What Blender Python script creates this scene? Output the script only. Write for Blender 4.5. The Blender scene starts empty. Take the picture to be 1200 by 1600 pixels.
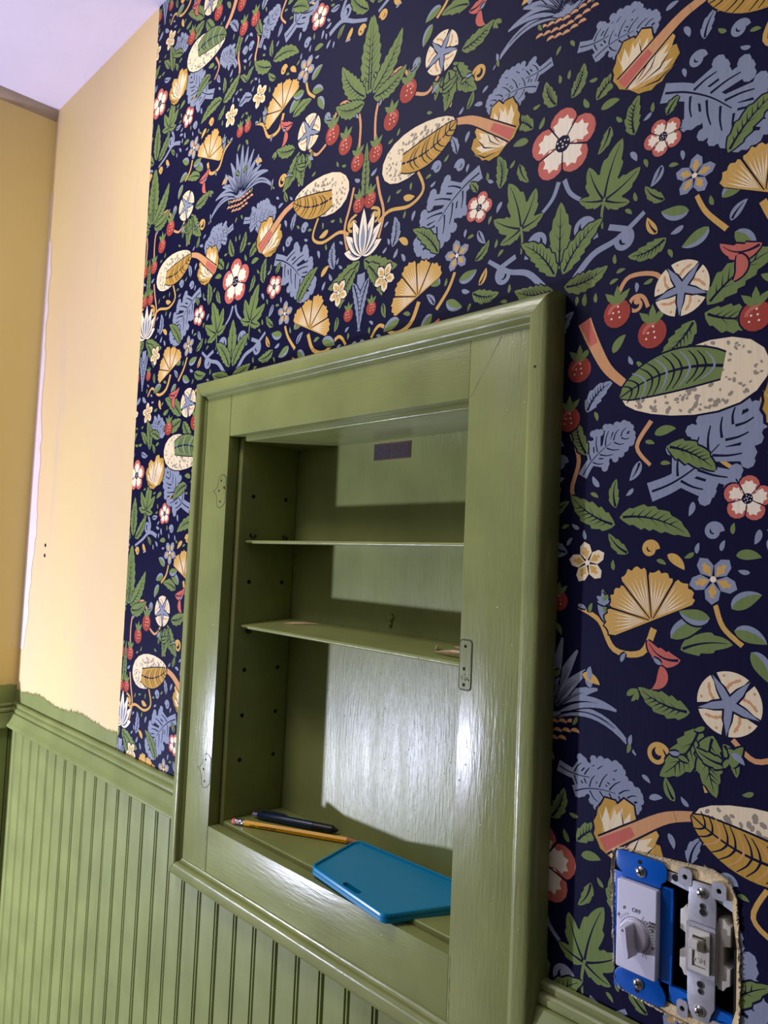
import bpy, bmesh, math, random
from math import sin, cos, pi, radians
from mathutils import Vector, Matrix
from mathutils.geometry import tessellate_polygon

# ------------------------------------------------------------------ camera
# metres; x along the papered wall, y into it (wall surface y = 0), z up from eye height
C = bpy.context.scene.collection
FLOOR_Z, CEIL_Z = -1.45, 0.9455
CORNER_X = -1.701
cam = bpy.data.cameras.new('camera')
cam.sensor_fit = 'VERTICAL'; cam.sensor_height = 24.0; cam.lens = 24.0 * 1201.24 / 1600
cam.clip_start = 0.01
camo = bpy.data.objects.new('camera', cam); C.objects.link(camo)
def cam_matrix(yaw, pitch, roll):
    fw = Vector((sin(yaw)*cos(pitch), cos(yaw)*cos(pitch), sin(pitch)))
    rt = Vector((cos(yaw), -sin(yaw), 0)); dn = -rt.cross(fw)
    c, s = cos(roll), sin(roll)
    X = c*rt + s*dn; D = -s*rt + c*dn
    return Matrix(((X.x, -D.x, -fw.x, 0), (X.y, -D.y, -fw.y, 0), (X.z, -D.z, -fw.z, 0), (0, 0, 0, 1)))
camo.matrix_world = Matrix.Translation((0, -0.577, 0)) @ cam_matrix(radians(-46.4791), radians(3.46662), radians(-2.44935))
bpy.context.scene.camera = camo

# ------------------------------------------------------------------ world, lamp and added fills
w = bpy.data.worlds.new('world'); bpy.context.scene.world = w; w.use_nodes = True
w.node_tree.nodes['Background'].inputs[0].default_value = (1.0, 0.93, 0.84, 1)
w.node_tree.nodes['Background'].inputs[1].default_value = 0.035
def lamp(name, kind, loc, power, color, size, aim=None):
    d = bpy.data.lights.new(name, kind); d.energy = power; d.color = color
    if kind == 'AREA': d.shape = 'DISK'; d.size = size
    else: d.shadow_soft_size = size
    o = bpy.data.objects.new(name, d); C.objects.link(o); o.location = loc
    if aim: o.rotation_euler = (Vector(aim) - Vector(loc)).to_track_quat('-Z', 'Y').to_euler()
    return o
lamp('lamp', 'POINT', (-1.78, -1.03, -0.630), 103, (0.72, 0.74, 1.0), 0.03)          # low bright lamp through the opening on the left
lamp('front_fill', 'AREA', (-1.1, -1.6, 0.35), 1.3, (1.0, 0.96, 0.92), 1.0, (-0.7, 0, 0.0))  # added soft fill from the front, no real fixture there
lamp('ceiling_fill', 'AREA', (-1.0, -0.60, 0.90), 8.0, (1.0, 0.94, 0.92), 0.35, (-0.8, -0.2, 0.0))  # added fill standing in for light bounced off the ceiling
vs = bpy.context.scene.view_settings
vs.view_transform = 'Standard'; vs.look = 'None'; vs.gamma = 1; vs.use_curve_mapping = False
vs.exposure = 0.0

# ------------------------------------------------------------------ materials
def srgb(r, g, b):
    f = lambda c: (c/255/12.92) if c/255 <= 0.04045 else ((c/255+0.055)/1.055)**2.4
    return (f(r), f(g), f(b), 1)
def base_mat(name, rough=0.5, spec=0.5, metal=0.0):
    m = bpy.data.materials.new(name); m.use_nodes = True
    b = m.node_tree.nodes['Principled BSDF']
    b.inputs['Roughness'].default_value = rough; b.inputs['Metallic'].default_value = metal
    b.inputs['Specular IOR Level'].default_value = spec
    return m, m.node_tree, b
def noise(nt, scale, detail=4, stretch=(1, 1, 1), rough=0.5):
    g = nt.nodes.new('ShaderNodeNewGeometry'); mp = nt.nodes.new('ShaderNodeMapping'); n = nt.nodes.new('ShaderNodeTexNoise')
    mp.inputs['Scale'].default_value = stretch
    n.inputs['Scale'].default_value = scale; n.inputs['Detail'].default_value = detail; n.inputs['Roughness'].default_value = rough
    nt.links.new(g.outputs['Position'], mp.inputs['Vector']); nt.links.new(mp.outputs[0], n.inputs['Vector'])
    return n
def ramp(nt, src, stops):
    r = nt.nodes.new('ShaderNodeValToRGB'); nt.links.new(src, r.inputs[0])
    while len(r.color_ramp.elements) < len(stops): r.color_ramp.elements.new(0.5)
    for e, (p, c) in zip(r.color_ramp.elements, stops): e.position = p; e.color = c
    return r
def bump(nt, b, srcs):
    prev = None
    for s, strength, dist in srcs:
        n = nt.nodes.new('ShaderNodeBump'); n.inputs['Strength'].default_value = strength; n.inputs['Distance'].default_value = dist
        nt.links.new(s, n.inputs['Height'])
        if prev: nt.links.new(prev.outputs[0], n.inputs['Normal'])
        prev = n
    nt.links.new(prev.outputs[0], b.inputs['Normal'])
def simple(name, col, rough=0.5, metal=0.0, spec=0.5, bmp=0, bscale=200, vary=0.06):
    m, nt, b = base_mat(name, rough, spec, metal)
    n = noise(nt, bscale*0.3)
    c0 = tuple(max(0, c*(1-vary)) for c in col[:3])+(1,); c1 = tuple(min(1, c*(1+vary)) for c in col[:3])+(1,)
    r = ramp(nt, n.outputs['Fac'], [(0.3, c0), (0.7, c1)]); nt.links.new(r.outputs[0], b.inputs['Base Color'])
    if bmp: bump(nt, b, [(noise(nt, bscale).outputs['Fac'], 1, bmp)])
    return m
GREEN = (132, 139, 81)
def paint(name, direction, fine=1.0, rough=0.27, col=GREEN):
    """glossy hand-brushed green paint; brush marks run along the given axis"""
    m, nt, b = base_mat(name, rough, 0.36)
    st = {'z': (1, 1, 0.12), 'x': (0.12, 1, 1), 'y': (1, 0.12, 1)}[direction]
    v = noise(nt, 14, 5)
    c = lambda k: srgb(*(x*k for x in col))
    r = ramp(nt, v.outputs['Fac'], [(0.25, c(0.93)), (0.75, c(1.07))]); nt.links.new(r.outputs[0], b.inputs['Base Color'])
    rr = nt.nodes.new('ShaderNodeMapRange'); rr.inputs['To Min'].default_value = rough-0.07; rr.inputs['To Max'].default_value = rough+0.12
    nt.links.new(noise(nt, 60, 4, st).outputs['Fac'], rr.inputs['Value']); nt.links.new(rr.outputs[0], b.inputs['Roughness'])
    vo = nt.nodes.new('ShaderNodeTexVoronoi'); vo.inputs['Scale'].default_value = 75
    g = nt.nodes.new('ShaderNodeNewGeometry'); nt.links.new(g.outputs['Position'], vo.inputs['Vector'])
    dots = ramp(nt, vo.outputs['Distance'], [(0.0, (1, 1, 1, 1)), (0.075, (0, 0, 0, 1))])
    bump(nt, b, [(noise(nt, 380, 3, st).outputs['Fac'], fine, 0.00032), (noise(nt, 45, 3, st).outputs['Fac'], 0.4, 0.0006),
                 (dots.outputs[0], 0.6, 0.0004)])
    return m
M = {}
M['green_z'] = paint('green paint brushed vertically', 'z')
M['green_x'] = paint('green paint brushed horizontally', 'x', 0.8, 0.29)
M['green_y'] = paint('green paint brushed front to back', 'y')
M['green_back'] = paint('green paint on rough board', 'z', 1.3, 0.33)
M['green_wain'] = paint('satin green paint on beadboard', 'z', 0.5, 0.36, (126, 135, 77))  # same green paint, set darker to stand in for shade low down
M['green_rail'] = paint('green paint on chair rail', 'x', 0.4, 0.34, (127, 136, 79))
M['groove'] = simple('dark gap between boards', srgb(28, 28, 12), 0.8)
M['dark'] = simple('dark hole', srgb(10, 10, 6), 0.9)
M['crack'] = simple('dark cracked paint line', srgb(52, 54, 34), 0.7)
M['blue_plastic'] = simple('turquoise blue plastic', srgb(0, 128, 172), 0.32, bmp=0.00004, bscale=900, vary=0.03)
M['box_blue'] = simple('blue device box plastic', srgb(0, 96, 190), 0.3, vary=0.08)
M['box_teal'] = simple('blue enamelled steel', srgb(0, 88, 180), 0.25, vary=0.05)
M['white'] = simple('white plastic', srgb(214, 212, 224), 0.3, vary=0.01)
M['almond'] = simple('off white plastic', srgb(206, 202, 188), 0.35, vary=0.03)
M['ink'] = simple('grey printed ink', srgb(70, 70, 80), 0.6)
M['steel'] = simple('zinc plated steel', srgb(176, 176, 180), 0.42, 0.45, bmp=0.00006, bscale=700, vary=0.12)
M['screw'] = simple('bright screw steel', srgb(215, 212, 205), 0.22, 1.0, vary=0.1)
M['pencil'] = simple('yellow pencil lacquer', srgb(236, 168, 0), 0.4, spec=0.3, vary=0.02)
M['eraser'] = simple('pink rubber', srgb(212, 105, 100), 0.7)
M['ferrule'] = simple('aluminium ferrule', srgb(205, 200, 205), 0.3, 1.0)
M['wood'] = simple('raw pencil wood', srgb(176, 110, 66), 0.7, bmp=0.0001)
M['graphite'] = simple('graphite', srgb(50, 50, 52), 0.4)
M['pen'] = simple('dark blue pen plastic', srgb(22, 40, 66), 0.30)
M['pen_black'] = simple('black pen rubber', srgb(14, 14, 20), 0.45)
M['pen_button'] = simple('lavender pen button', srgb(150, 130, 175), 0.3)
M['match'] = simple('pale wood splinter', srgb(186, 158, 122), 0.7, vary=0.15)
M['plaster'] = simple('chipped cream plaster', srgb(222, 200, 150), 0.9, bmp=0.0012, bscale=260, vary=0.18)
M['torn'] = simple('torn paper edge', srgb(200, 185, 155), 0.95, bmp=0.0006, bscale=500, vary=0.35)
M['paint_white'] = simple('white plaster smear', srgb(200, 205, 215), 0.7, bmp=0.0005, bscale=300, vary=0.2)

# wallpaper: printed colours come with the mesh, the material adds paper relief
m, nt, b = base_mat('printed paper', 0.6, 0.09)
a = nt.nodes.new('ShaderNodeAttribute'); a.attribute_name = 'print'
n2 = noise(nt, 500, 3, (1, 1, 0.08)); hv = nt.nodes.new('ShaderNodeHueSaturation')
mr = nt.nodes.new('ShaderNodeMapRange'); mr.inputs['To Min'].default_value = 0.86; mr.inputs['To Max'].default_value = 1.12
nt.links.new(n2.outputs['Fac'], mr.inputs['Value']); nt.links.new(mr.outputs[0], hv.inputs['Value'])
nt.links.new(a.outputs['Color'], hv.inputs['Color']); nt.links.new(hv.outputs[0], b.inputs['Base Color'])
bump(nt, b, [(noise(nt, 420, 3, (1, 1, 0.1)).outputs['Fac'], 0.35, 0.0003), (noise(nt, 9, 2).outputs['Fac'], 0.5, 0.0025)])
M['paper'] = m
# painted plaster walls: old yellow coats and primer patches
def wallmat(name, c1, c2, c3, patch):
    m, nt, b = base_mat(name, 0.62, 0.35)
    r = ramp(nt, noise(nt, 3.2, 3, (1, 1, 0.45)).outputs['Fac'], [(0.38, c1), (0.62, c2)])
    p = ramp(nt, noise(nt, 9, 5, (1.6, 1.6, 0.22)).outputs['Fac'], [(patch, (0, 0, 0, 1)), (patch+0.03, (1, 1, 1, 1))])
    mx = nt.nodes.new('ShaderNodeMixRGB'); nt.links.new(p.outputs[0], mx.inputs[0])
    nt.links.new(r.outputs[0], mx.inputs[1]); mx.inputs[2].default_value = c3
    nt.links.new(mx.outputs[0], b.inputs['Base Color'])
    bump(nt, b, [(noise(nt, 28, 4).outputs['Fac'], 0.5, 0.003), (noise(nt, 240, 2).outputs['Fac'], 0.25, 0.0006)])
    return m
M['yellow'] = wallmat('pale yellow wall paint', srgb(219, 191, 145), srgb(222, 197, 138), srgb(214, 188, 154), 0.64)
M['ochre'] = wallmat('deep yellow wall paint', srgb(210, 188, 116), srgb(216, 194, 124), srgb(210, 190, 150), 0.66)
M['primer'] = simple('lavender white filler', srgb(222, 205, 205), 0.7, bmp=0.0006, bscale=120, vary=0.05)
M['ceiling'] = simple('white ceiling paint', srgb(234, 226, 250), 0.8, bmp=0.0012, bscale=40, vary=0.02)
M['cove'] = simple('dusty beige plaster', srgb(176, 160, 142), 0.8, bmp=0.001, bscale=60, vary=0.08)
M['floor'] = simple('grey floor boards', srgb(120, 105, 88), 0.6)
# small dark sticker
m, nt, b = base_mat('faded sticker', 0.55)
r = ramp(nt, noise(nt, 420, 4).outputs['Fac'], [(0.3, srgb(38, 32, 36)), (0.55, srgb(58, 46, 50)), (0.75, srgb(84, 62, 64))])
nt.links.new(r.outputs[0], b.inputs['Base Color']); M['sticker'] = m
M['sticker_edge'] = simple('brown sticker border', srgb(88, 54, 52), 0.6)
M['sticker_ink'] = simple('faded sticker lettering', srgb(92, 84, 88), 0.6)

# ------------------------------------------------------------------ mesh helpers
def obj(name, bm, mats, parent=None, smooth=False, kind=None, label=None):
    me = bpy.data.meshes.new(name); bm.normal_update(); bm.to_mesh(me); bm.free()
    if not isinstance(mats, (list, tuple)): mats = [mats]
    for k in mats: me.materials.append(M[k] if isinstance(k, str) else k)
    if smooth: 
        me.polygons.foreach_set('use_smooth', [True]*len(me.polygons)); me.set_sharp_from_angle(angle=radians(38))
    o = bpy.data.objects.new(name, me); C.objects.link(o)
    if parent: o.parent = parent
    if kind: o['kind'] = kind
    if label: o['label'] = label
    return o
def loc_to(o, loc):
    """origin of a parentless mesh moved to loc (mesh built in world coordinates)"""
    o.data.transform(Matrix.Translation(-Vector(loc))); o.location = loc; return o
def box(bm, x0, x1, y0, y1, z0, z1, bev=0, seg=2, mi=0, mat=None):
    vs_ = [bm.verts.new((x, y, z)) for x in (x0, x1) for y in (y0, y1) for z in (z0, z1)]
    F = [(0, 1, 3, 2), (4, 6, 7, 5), (0, 4, 5, 1), (2, 3, 7, 6), (0, 2, 6, 4), (1, 5, 7, 3)]
    fs = [bm.faces.new([vs_[i] for i in f]) for f in F]
    for f in fs: f.material_index = mi
    if bev:
        es = list({e for f in fs for e in f.edges})
        r = bmesh.ops.bevel(bm, geom=es, offset=bev, segments=seg, affect='EDGES', profile=0.6)
        vs_ = list({v for f in r['faces'] for v in f.verts})
        for f in r['faces']: f.material_index = mi
    return vs_
def prism(bm, pts, y0, y1, mi=0, bev=0, seg=2):
    """polygon in x,z extruded from y0 (front) to y1"""
    n = len(pts)
    A = [bm.verts.new((x, y0, z)) for x, z in pts]; B = [bm.verts.new((x, y1, z)) for x, z in pts]
    fs = [bm.faces.new(A), bm.faces.new(B[::-1])] + [bm.faces.new((A[i], B[i], B[(i+1) % n], A[(i+1) % n])) for i in range(n)]
    for f in fs: f.material_index = mi
    bmesh.ops.recalc_face_normals(bm, faces=fs)
    if bev:
        r = bmesh.ops.bevel(bm, geom=list(fs[0].edges), offset=bev, segments=seg, affect='EDGES', profile=0.6)
        for f in r['faces']: f.material_index = mi
def ring(bm, outer, inner, y0, y1, mi=0):
    n = len(outer)
    o0 = [bm.verts.new((x, y0, z)) for x, z in outer]; i0 = [bm.verts.new((x, y0, z)) for x, z in inner]
    o1 = [bm.verts.new((x, y1, z)) for x, z in outer]; i1 = [bm.verts.new((x, y1, z)) for x, z in inner]
    for k in range(n):
        j = (k+1) % n
        for q in ((o0[k], o0[j], i0[j], i0[k]), (o0[k], o1[k], o1[j], o0[j]), (i0[k], i0[j], i1[j], i1[k]), (o1[k], i1[k], i1[j], o1[j])):
            f = bm.faces.new(q); f.material_index = mi
def tube(bm, pts, rs, n=10, mi=0, caps=True):
    rings = []
    for i, p in enumerate(pts):
        p = Vector(p); d = (Vector(pts[min(i+1, len(pts)-1)]) - Vector(pts[max(i-1, 0)])).normalized()
        u = d.orthogonal().normalized() if i == 0 else (u - d*u.dot(d)).normalized()
        v = d.cross(u); r = rs[i] if isinstance(rs, (list, tuple)) else rs
        rings.append([bm.verts.new(p + (u*cos(2*pi*k/n)+v*sin(2*pi*k/n))*r) for k in range(n)])
    for a_, b_ in zip(rings, rings[1:]):
        for k in range(n):
            f = bm.faces.new((a_[k], a_[(k+1) % n], b_[(k+1) % n], b_[k])); f.material_index = mi
    if caps:
        for rg in (rings[0][::-1], rings[-1]):
            f = bm.faces.new(rg); f.material_index = mi
def rrect(x0, x1, z0, z1, r, n=5):
    out = []
    for cx, cz, a0 in ((x1-r, z1-r, 0), (x0+r, z1-r, 90), (x0+r, z0+r, 180), (x1-r, z0+r, 270)):
        for k in range(n+1):
            t = radians(a0+90*k/n); out.append((cx+r*cos(t), cz+r*sin(t)))
    return out
def circle(cx, cz, r, n=20): return [(cx+r*cos(2*pi*k/n), cz+r*sin(2*pi*k/n)) for k in range(n)]
def empty(name, loc, label=None, cat=None, group=None):
    o = bpy.data.objects.new(name, None); C.objects.link(o); o.location = loc; o.empty_display_size = 0.02
    if label: o['label'] = label
    if cat: o['category'] = cat
    if group: o['group'] = group
    return o
def under(parent, o):
    """keep a mesh built in world coordinates where it is when its parent sits away from the origin"""
    o.parent = parent; o.location = -Vector(parent.location); return o
def wavy(o, amp, scale, seed=0):
    """slight hand-made unevenness"""
    from mathutils import noise as mn
    for v in o.data.vertices:
        p = v.co*scale + Vector((seed, seed*2, 0)); v.co += Vector((mn.noise(p), mn.noise(p+Vector((9, 0, 0)))*0.5, mn.noise(p+Vector((0, 9, 0)))))*amp
def cuts(bm, axis, step, lo, hi):
    v = [0, 0, 0]; v[axis] = 1; t = lo+step
    while t < hi:
        c = [0, 0, 0]; c[axis] = t
        bmesh.ops.bisect_plane(bm, geom=bm.verts[:]+bm.edges[:]+bm.faces[:], plane_co=c, plane_no=v); t += step

# ------------------------------------------------------------------ the setting
OX0, OX1, OZ0, OZ1 = -0.9050, -0.4797, -0.3635, 0.1580        # opening of the face frame
HOLE = [(-25, 38), (-23, 52), (-17, 55), (11, 57), (34, 59), (56, 61), (67, 57), (74, 45), (76, 6), (77, -28), (75, -47), (60, -57), (24, -55), (-14, -52), (-20, -44)]
SX, SZ = -0.2995, -0.276                                       # centre of the timer
HOLE = [(SX+x/1000, SZ+z/1000) for x, z in HOLE]
RX = 0.22                                                      # right end of the built wall
bm = bmesh.new()
cx0, cx1, cz0, cz1 = -0.915, -0.470, -0.375, 0.170             # recess for the cabinet
gx0, gx1, gz0, gz1 = SX-0.0225, SX+0.0735, SZ-0.047, SZ+0.050  # cut-out for the switch box
def wb(x0, x1, z0, z1): box(bm, x0, x1, 0, 0.14, z0, z1)
wb(CORNER_X-0.12, -1.2225, FLOOR_Z, CEIL_Z); wb(-1.2225, cx0, FLOOR_Z, CEIL_Z); wb(cx0, cx1, FLOOR_Z, cz0); wb(cx0, cx1, cz1, CEIL_Z)
wb(cx1, gx0, FLOOR_Z, CEIL_Z); wb(gx0, gx1, FLOOR_Z, gz0); wb(gx0, gx1, gz1, CEIL_Z); wb(gx1, RX, FLOOR_Z, CEIL_Z)
wall_back = obj('wall_back', bm, 'yellow', kind='structure')
# plaster showing round the switch hole
bm = bmesh.new()
ctr = [(SX+p[0]/1000, SZ+p[1]/1000) for p in [(-22.5, 30), (-22.5, 42), (-19, 50), (11, 50), (34, 50), (54, 50), (64, 50), (70, 40), (73.5, 6), (73.5, -28), (71, -42), (58, -47), (24, -47), (-14, -47), (-22.5, -40)]]
random.seed(4)
ring(bm, [(x+(x-SX-0.025)*0.06, z+(z-SZ)*0.08) for x, z in HOLE], [(x+random.uniform(-.001, .001), z+random.uniform(-.001, .0008)) for x, z in ctr], -0.0002, 0.004)
plas = obj('plaster_edge', bm, 'plaster', wall_back, label='bare cream plaster around the switch hole')

bm = bmesh.new(); box(bm, CORNER_X-0.12, CORNER_X, -0.135, 0.0, FLOOR_Z, CEIL_Z)
wall_left = obj('wall_left', bm, 'ochre', kind='structure')
bm = bmesh.new(); box(bm, CORNER_X-0.12, RX, -1.9, 0.14, CEIL_Z, CEIL_Z+0.05); obj('ceiling', bm, 'ceiling', kind='structure')
bm = bmesh.new(); box(bm, CORNER_X-0.6, RX, -1.9, 0.14, FLOOR_Z-0.05, FLOOR_Z); obj('floor', bm, 'floor', kind='structure')
# plaster cove where the left wall meets the ceiling
bm = bmesh.new()
prof = [(0, 0), (0.010, 0), (0.0095, -0.006), (0.006, -0.014), (0.0015, -0.021), (0, -0.023)]
A = [bm.verts.new((CORNER_X+x, -0.135, CEIL_Z+z)) for x, z in prof]; B = [bm.verts.new((CORNER_X+x, 0, CEIL_Z+z)) for x, z in prof]
for i in range(len(prof)): bm.faces.new((A[i], A[(i+1) % len(A)], B[(i+1) % len(A)], B[i]))
bm.faces.new(A[::-1]); bm.faces.new(B)
obj('trim_1', bm, 'cove', kind='structure', smooth=True)
# lavender-white filler line running down the corner
bm = bmesh.new(); random.seed(3)
zs = [-0.22+i*0.02 for i in range(50)]
L_ = []; R_ = []
for i, z in enumerate(zs):
    wd = 0.022+0.014*abs(sin(i*0.37))*random.random()+0.020*max(0, sin(i*0.11))
    if i > 43: wd *= 0.3
    L_.append(bm.verts.new((CORNER_X+0.0006, -0.0006, z))); R_.append(bm.verts.new((CORNER_X+0.002+wd, -0.0006, z)))
for i in range(len(zs)-1): bm.faces.new((L_[i], R_[i], R_[i+1], L_[i+1]))
obj('filler_patch', bm, 'primer', wall_back, label='ragged pale filler line down the corner')
# two screw holes in the yellow strip
for z in (-0.0023, -0.0229):
    bm = bmesh.new(); pts = [(-1.5936+0.0042*cos(t*pi/5)*(1+0.3*sin(3*t)), z+0.0038*sin(t*pi/5)) for t in range(10)]
    prism(bm, pts, -0.0006, 0.001); obj('screw_hole', bm, 'dark', wall_back)

# --- chair rails (stepped, moulded) ---
RPROF = [(0.0, 0.0), (0.0065, 0.0), (0.0085, -0.002), (0.0085, -0.0065), (0.0075, -0.008), (0.0105, -0.0095), (0.0122, -0.0125), (0.0118, -0.0165),
         (0.0100, -0.018), (0.0135, -0.0195), (0.0150, -0.024), (0.0165, -0.030), (0.0195, -0.037), (0.0225, -0.041), (0.0228, -0.0445), (0.0205, -0.047), (0.0155, -0.0475), (0.0, -0.0475)]
def rail_x(name, x0, x1, ztop, mitre0=0.0, n=24):
    bm = bmesh.new(); cols = []
    for i in range(n+1):
        t = i/n; cols.append([bm.verts.new((x0+mitre0*d*(1-t)+(x1-x0)*t if i == 0 else x0+(x1-x0)*t, -d, ztop+z)) for d, z in RPROF])
    for a_, b_ in zip(cols, cols[1:]):
        for k in range(len(RPROF)-1): bm.faces.new((a_[k], b_[k], b_[k+1], a_[k+1]))
    bm.faces.new(cols[0]); bm.faces.new(cols[-1][::-1])
    o = obj(name, bm, 'green_rail', kind='structure', smooth=True); wavy(o, 0.0007, 14); return o
rail_x('trim_2', CORNER_X, -0.985, -0.3300, 1.0)
rail_x('trim_3', -0.3905, RX, -0.3480)
bm = bmesh.new(); cols = []
for i, y in enumerate((0, -0.135)):
    cols.append([bm.verts.new((CORNER_X+d, y-(d if i == 0 else 0), -0.332+z)) for d, z in RPROF])
for k in range(len(RPROF)-1): bm.faces.new((cols[0][k], cols[0][k+1], cols[1][k+1], cols[1][k]))
bm.faces.new(cols[1])
obj('trim_4', bm, 'green_rail', kind='structure', smooth=True)
# brushed green band above the rail, ragged top edge
random.seed(11)
bm = bmesh.new(); x = CORNER_X+0.0005; top = []
while x < -1.2185:
    z = -0.3005+0.0035*sin(x*31)+random.choice((0, 0, 0, .001, -.001))
    top.append((x, z+random.uniform(-0.006, 0.0005)))
    top.append((x+0.0004, z+random.uniform(-0.001, 0.0060)*random.random())); x += random.uniform(0.0007, 0.0032)
tv = [bm.verts.new((a_, -0.0008, b_)) for a_, b_ in top]; bv = [bm.verts.new((a_, -0.0008, -0.334)) for a_, b_ in top]
for i in range(len(top)-1): bm.faces.new((bv[i], bv[i+1], tv[i+1], tv[i]))
obj('paint_band', bm, 'green_rail', wall_back, label='ragged green brushed band above the chair rail')
bm = bmesh.new(); ys = [-0.135+0.005*i for i in range(28)]
tv = [bm.verts.new((CORNER_X+0.0008, y, -0.294+random.uniform(-.003, .001))) for y in ys]; bv = [bm.verts.new((CORNER_X+0.0008, y, -0.334)) for y in ys]
for i in range(27): bm.faces.new((bv[i], bv[i+1], tv[i+1], tv[i]))
obj('paint_band', bm, 'green_rail', wall_left)

# --- beadboard planks: face, quirk, bead, quirk ---
def plank_bm(x0, x1, z0, z1, y=-0.009):
    """plank with a beaded right edge, tongue gap left as a dark groove"""
    P = [(x0, 0), (x0, y+0.0012), (x0+0.0012, y), (x1-0.0090, y), (x1-0.0085, y+0.0006), (x1-0.0083, y+0.0062), (x1-0.0070, y+0.0062), (x1-0.0068, y+0.0012), (x1-0.0056, y),
         (x1-0.0036, y), (x1-0.0024, y+0.0012), (x1-0.0020, y+0.0045), (x1-0.0020, 0)]
    bm = bmesh.new(); A = [bm.verts.new((a_, b_, z0)) for a_, b_ in P]; B = [bm.verts.new((a_, b_, z1)) for a_, b_ in P]
    for i in range(len(P)-1): bm.faces.new((A[i], A[i+1], B[i+1], B[i]))
    bm.faces.new(A[::-1]); bm.faces.new(B); bmesh.ops.recalc_face_normals(bm, faces=bm.faces[:])
    return bm
PW = 0.0432
src = obj('plank', plank_bm(0, PW, FLOOR_Z, -0.37), ['green_wain'], wall_back)
random.seed(5)
xs = [-1.6989+PW*i for i in range(44)]
for i, x in enumerate(xs):
    if i == 0: o = src
    else: o = src.copy(); C.objects.link(o); o.parent = wall_back
    o.location = (x, random.uniform(-0.0006, 0.0004), 0)
srcl = obj('plank', plank_bm(0, PW, FLOOR_Z, -0.37), ['green_wain'], wall_left)
for i in range(3):
    o = srcl if i == 0 else srcl.copy()
    if i: C.objects.link(o); o.parent = wall_left
    o.rotation_euler = (0, 0, pi/2); o.location = (CORNER_X, -0.135+PW*i, 0)

# ------------------------------------------------------------------ wallpaper: a dense botanical print, mirrored half-tiles of 272 x 640 mm
PC = {'navy': (12, 12, 46), 'green': (112, 130, 72), 'dgreen': (84, 100, 58), 'blue': (136, 144, 160), 'cream': (232, 214, 174), 'gold': (206, 164, 86), 'dgold': (186, 146, 62),
      'tan': (206, 152, 102), 'coral': (196, 104, 88), 'red': (160, 66, 52), 'grey': (150, 140, 122), 'pale': (240, 226, 196)}
PC = {k: srgb(*v) for k, v in PC.items()}
PRINT = []                                   # (layer, colour, [(u, v) triangles])
OCC = set(); CELL = 3; CUR = [0, 0, 0]     # class, motif number, nesting depth
def put(layer, col, pts, occ=True):
    vs3 = [Vector((p[0], p[1], 0)) for p in pts]
    tr_ = tessellate_polygon([vs3])
    PRINT.append(((CUR[0], CUR[1], layer), col, [tuple((pts[i][0], pts[i][1]) for i in t) for t in tr_]))
    if occ:
        for t in tr_:
            a_, b_, c_ = (pts[i] for i in t)
            n = max(2, int(max(math.dist(a_, b_), math.dist(b_, c_), math.dist(a_, c_))/CELL)+1)
            for i in range(n+1):
                for j in range(n+1-i):
                    x = a_[0]+(b_[0]-a_[0])*i/n+(c_[0]-a_[0])*j/n; y = a_[1]+(b_[1]-a_[1])*i/n+(c_[1]-a_[1])*j/n
                    OCC.add((int(abs(x)//CELL), int((y % 640)//CELL)))
def motif(cls):
    """each motif is laid wholly over the ones before it; flowers over leaves over stems"""
    def wrap(f):
        def g_(*a, **k):
            top_ = CUR[2] == 0
            if top_: CUR[0] = cls; CUR[1] += 1
            CUR[2] += 1
            try: f(*a, **k)
            finally: CUR[2] -= 1
        return g_
    return wrap
def rot(pts, a, x=0, y=0, s=1):
    c, s_ = cos(a), sin(a); return [(x+s*(p[0]*c-p[1]*s_), y+s*(p[0]*s_+p[1]*c)) for p in pts]
def spine(p0, p1, bow=0, n=14):
    p0, p1 = Vector(p0), Vector(p1); d = p1-p0; nn = Vector((-d.y, d.x))
    return [p0+d*t+nn*bow*4*t*(1-t) for t in [i/n for i in range(n+1)]]
def ribbon(layer, col, sp, wfun, occ=True, asym=1.0):
    L_, R_ = [], []; n = len(sp)-1
    for i, p_ in enumerate(sp):
        d = (sp[min(i+1, n)]-sp[max(i-1, 0)]).normalized(); nn = Vector((-d.y, d.x)); w_ = wfun(i/n)
        L_.append(p_+nn*w_); R_.append(p_-nn*w_*asym)
    for i in range(n): put(layer, col, [tuple(L_[i]), tuple(R_[i]), tuple(R_[i+1]), tuple(L_[i+1])], occ)
@motif(0)
def stroke(layer, col, pts, w0, w1=None, occ=True, halo=False):
    pts = [Vector(p_) for p_ in pts]; sm = []
    for i in range(len(pts)-1):            # Catmull-Rom
        p0, p1, p2, p3 = pts[max(i-1, 0)], pts[i], pts[i+1], pts[min(i+2, len(pts)-1)]
        for k in range(5):
            t = k/5; sm.append(0.5*((2*p1)+(p2-p0)*t+(2*p0-5*p1+4*p2-p3)*t*t+(3*p1-p0-3*p2+p3)*t**3))
    sm.append(pts[-1]); w1 = w0 if w1 is None else w1
    if halo: ribbon(layer-1, 'navy', sm, lambda t: w0+(w1-w0)*t+1.6, False)
    ribbon(layer, col, sm, lambda t: max(.15, w0+(w1-w0)*t), occ)
@motif(0)
def curl(layer, col, x, y, a, r, turns=1.15, w=2.0, lead=0, mir=1, tip=1.9):
    pts = [(r*(1-0.62*t)*cos(mir*t*turns*2*pi)-r, r*(1-0.62*t)*sin(mir*t*turns*2*pi)) for t in [i/12 for i in range(13)]]
    pts = rot(([(0, -mir*lead)] if lead else [])+pts, a, x, y); stroke(layer, col, pts, w, w*.8)
    e = pts[-1]; put(layer, col, [(e[0]+tip*w*cos(t), e[1]+tip*w*sin(t)) for t in [k*pi/4 for k in range(8)]])
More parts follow.
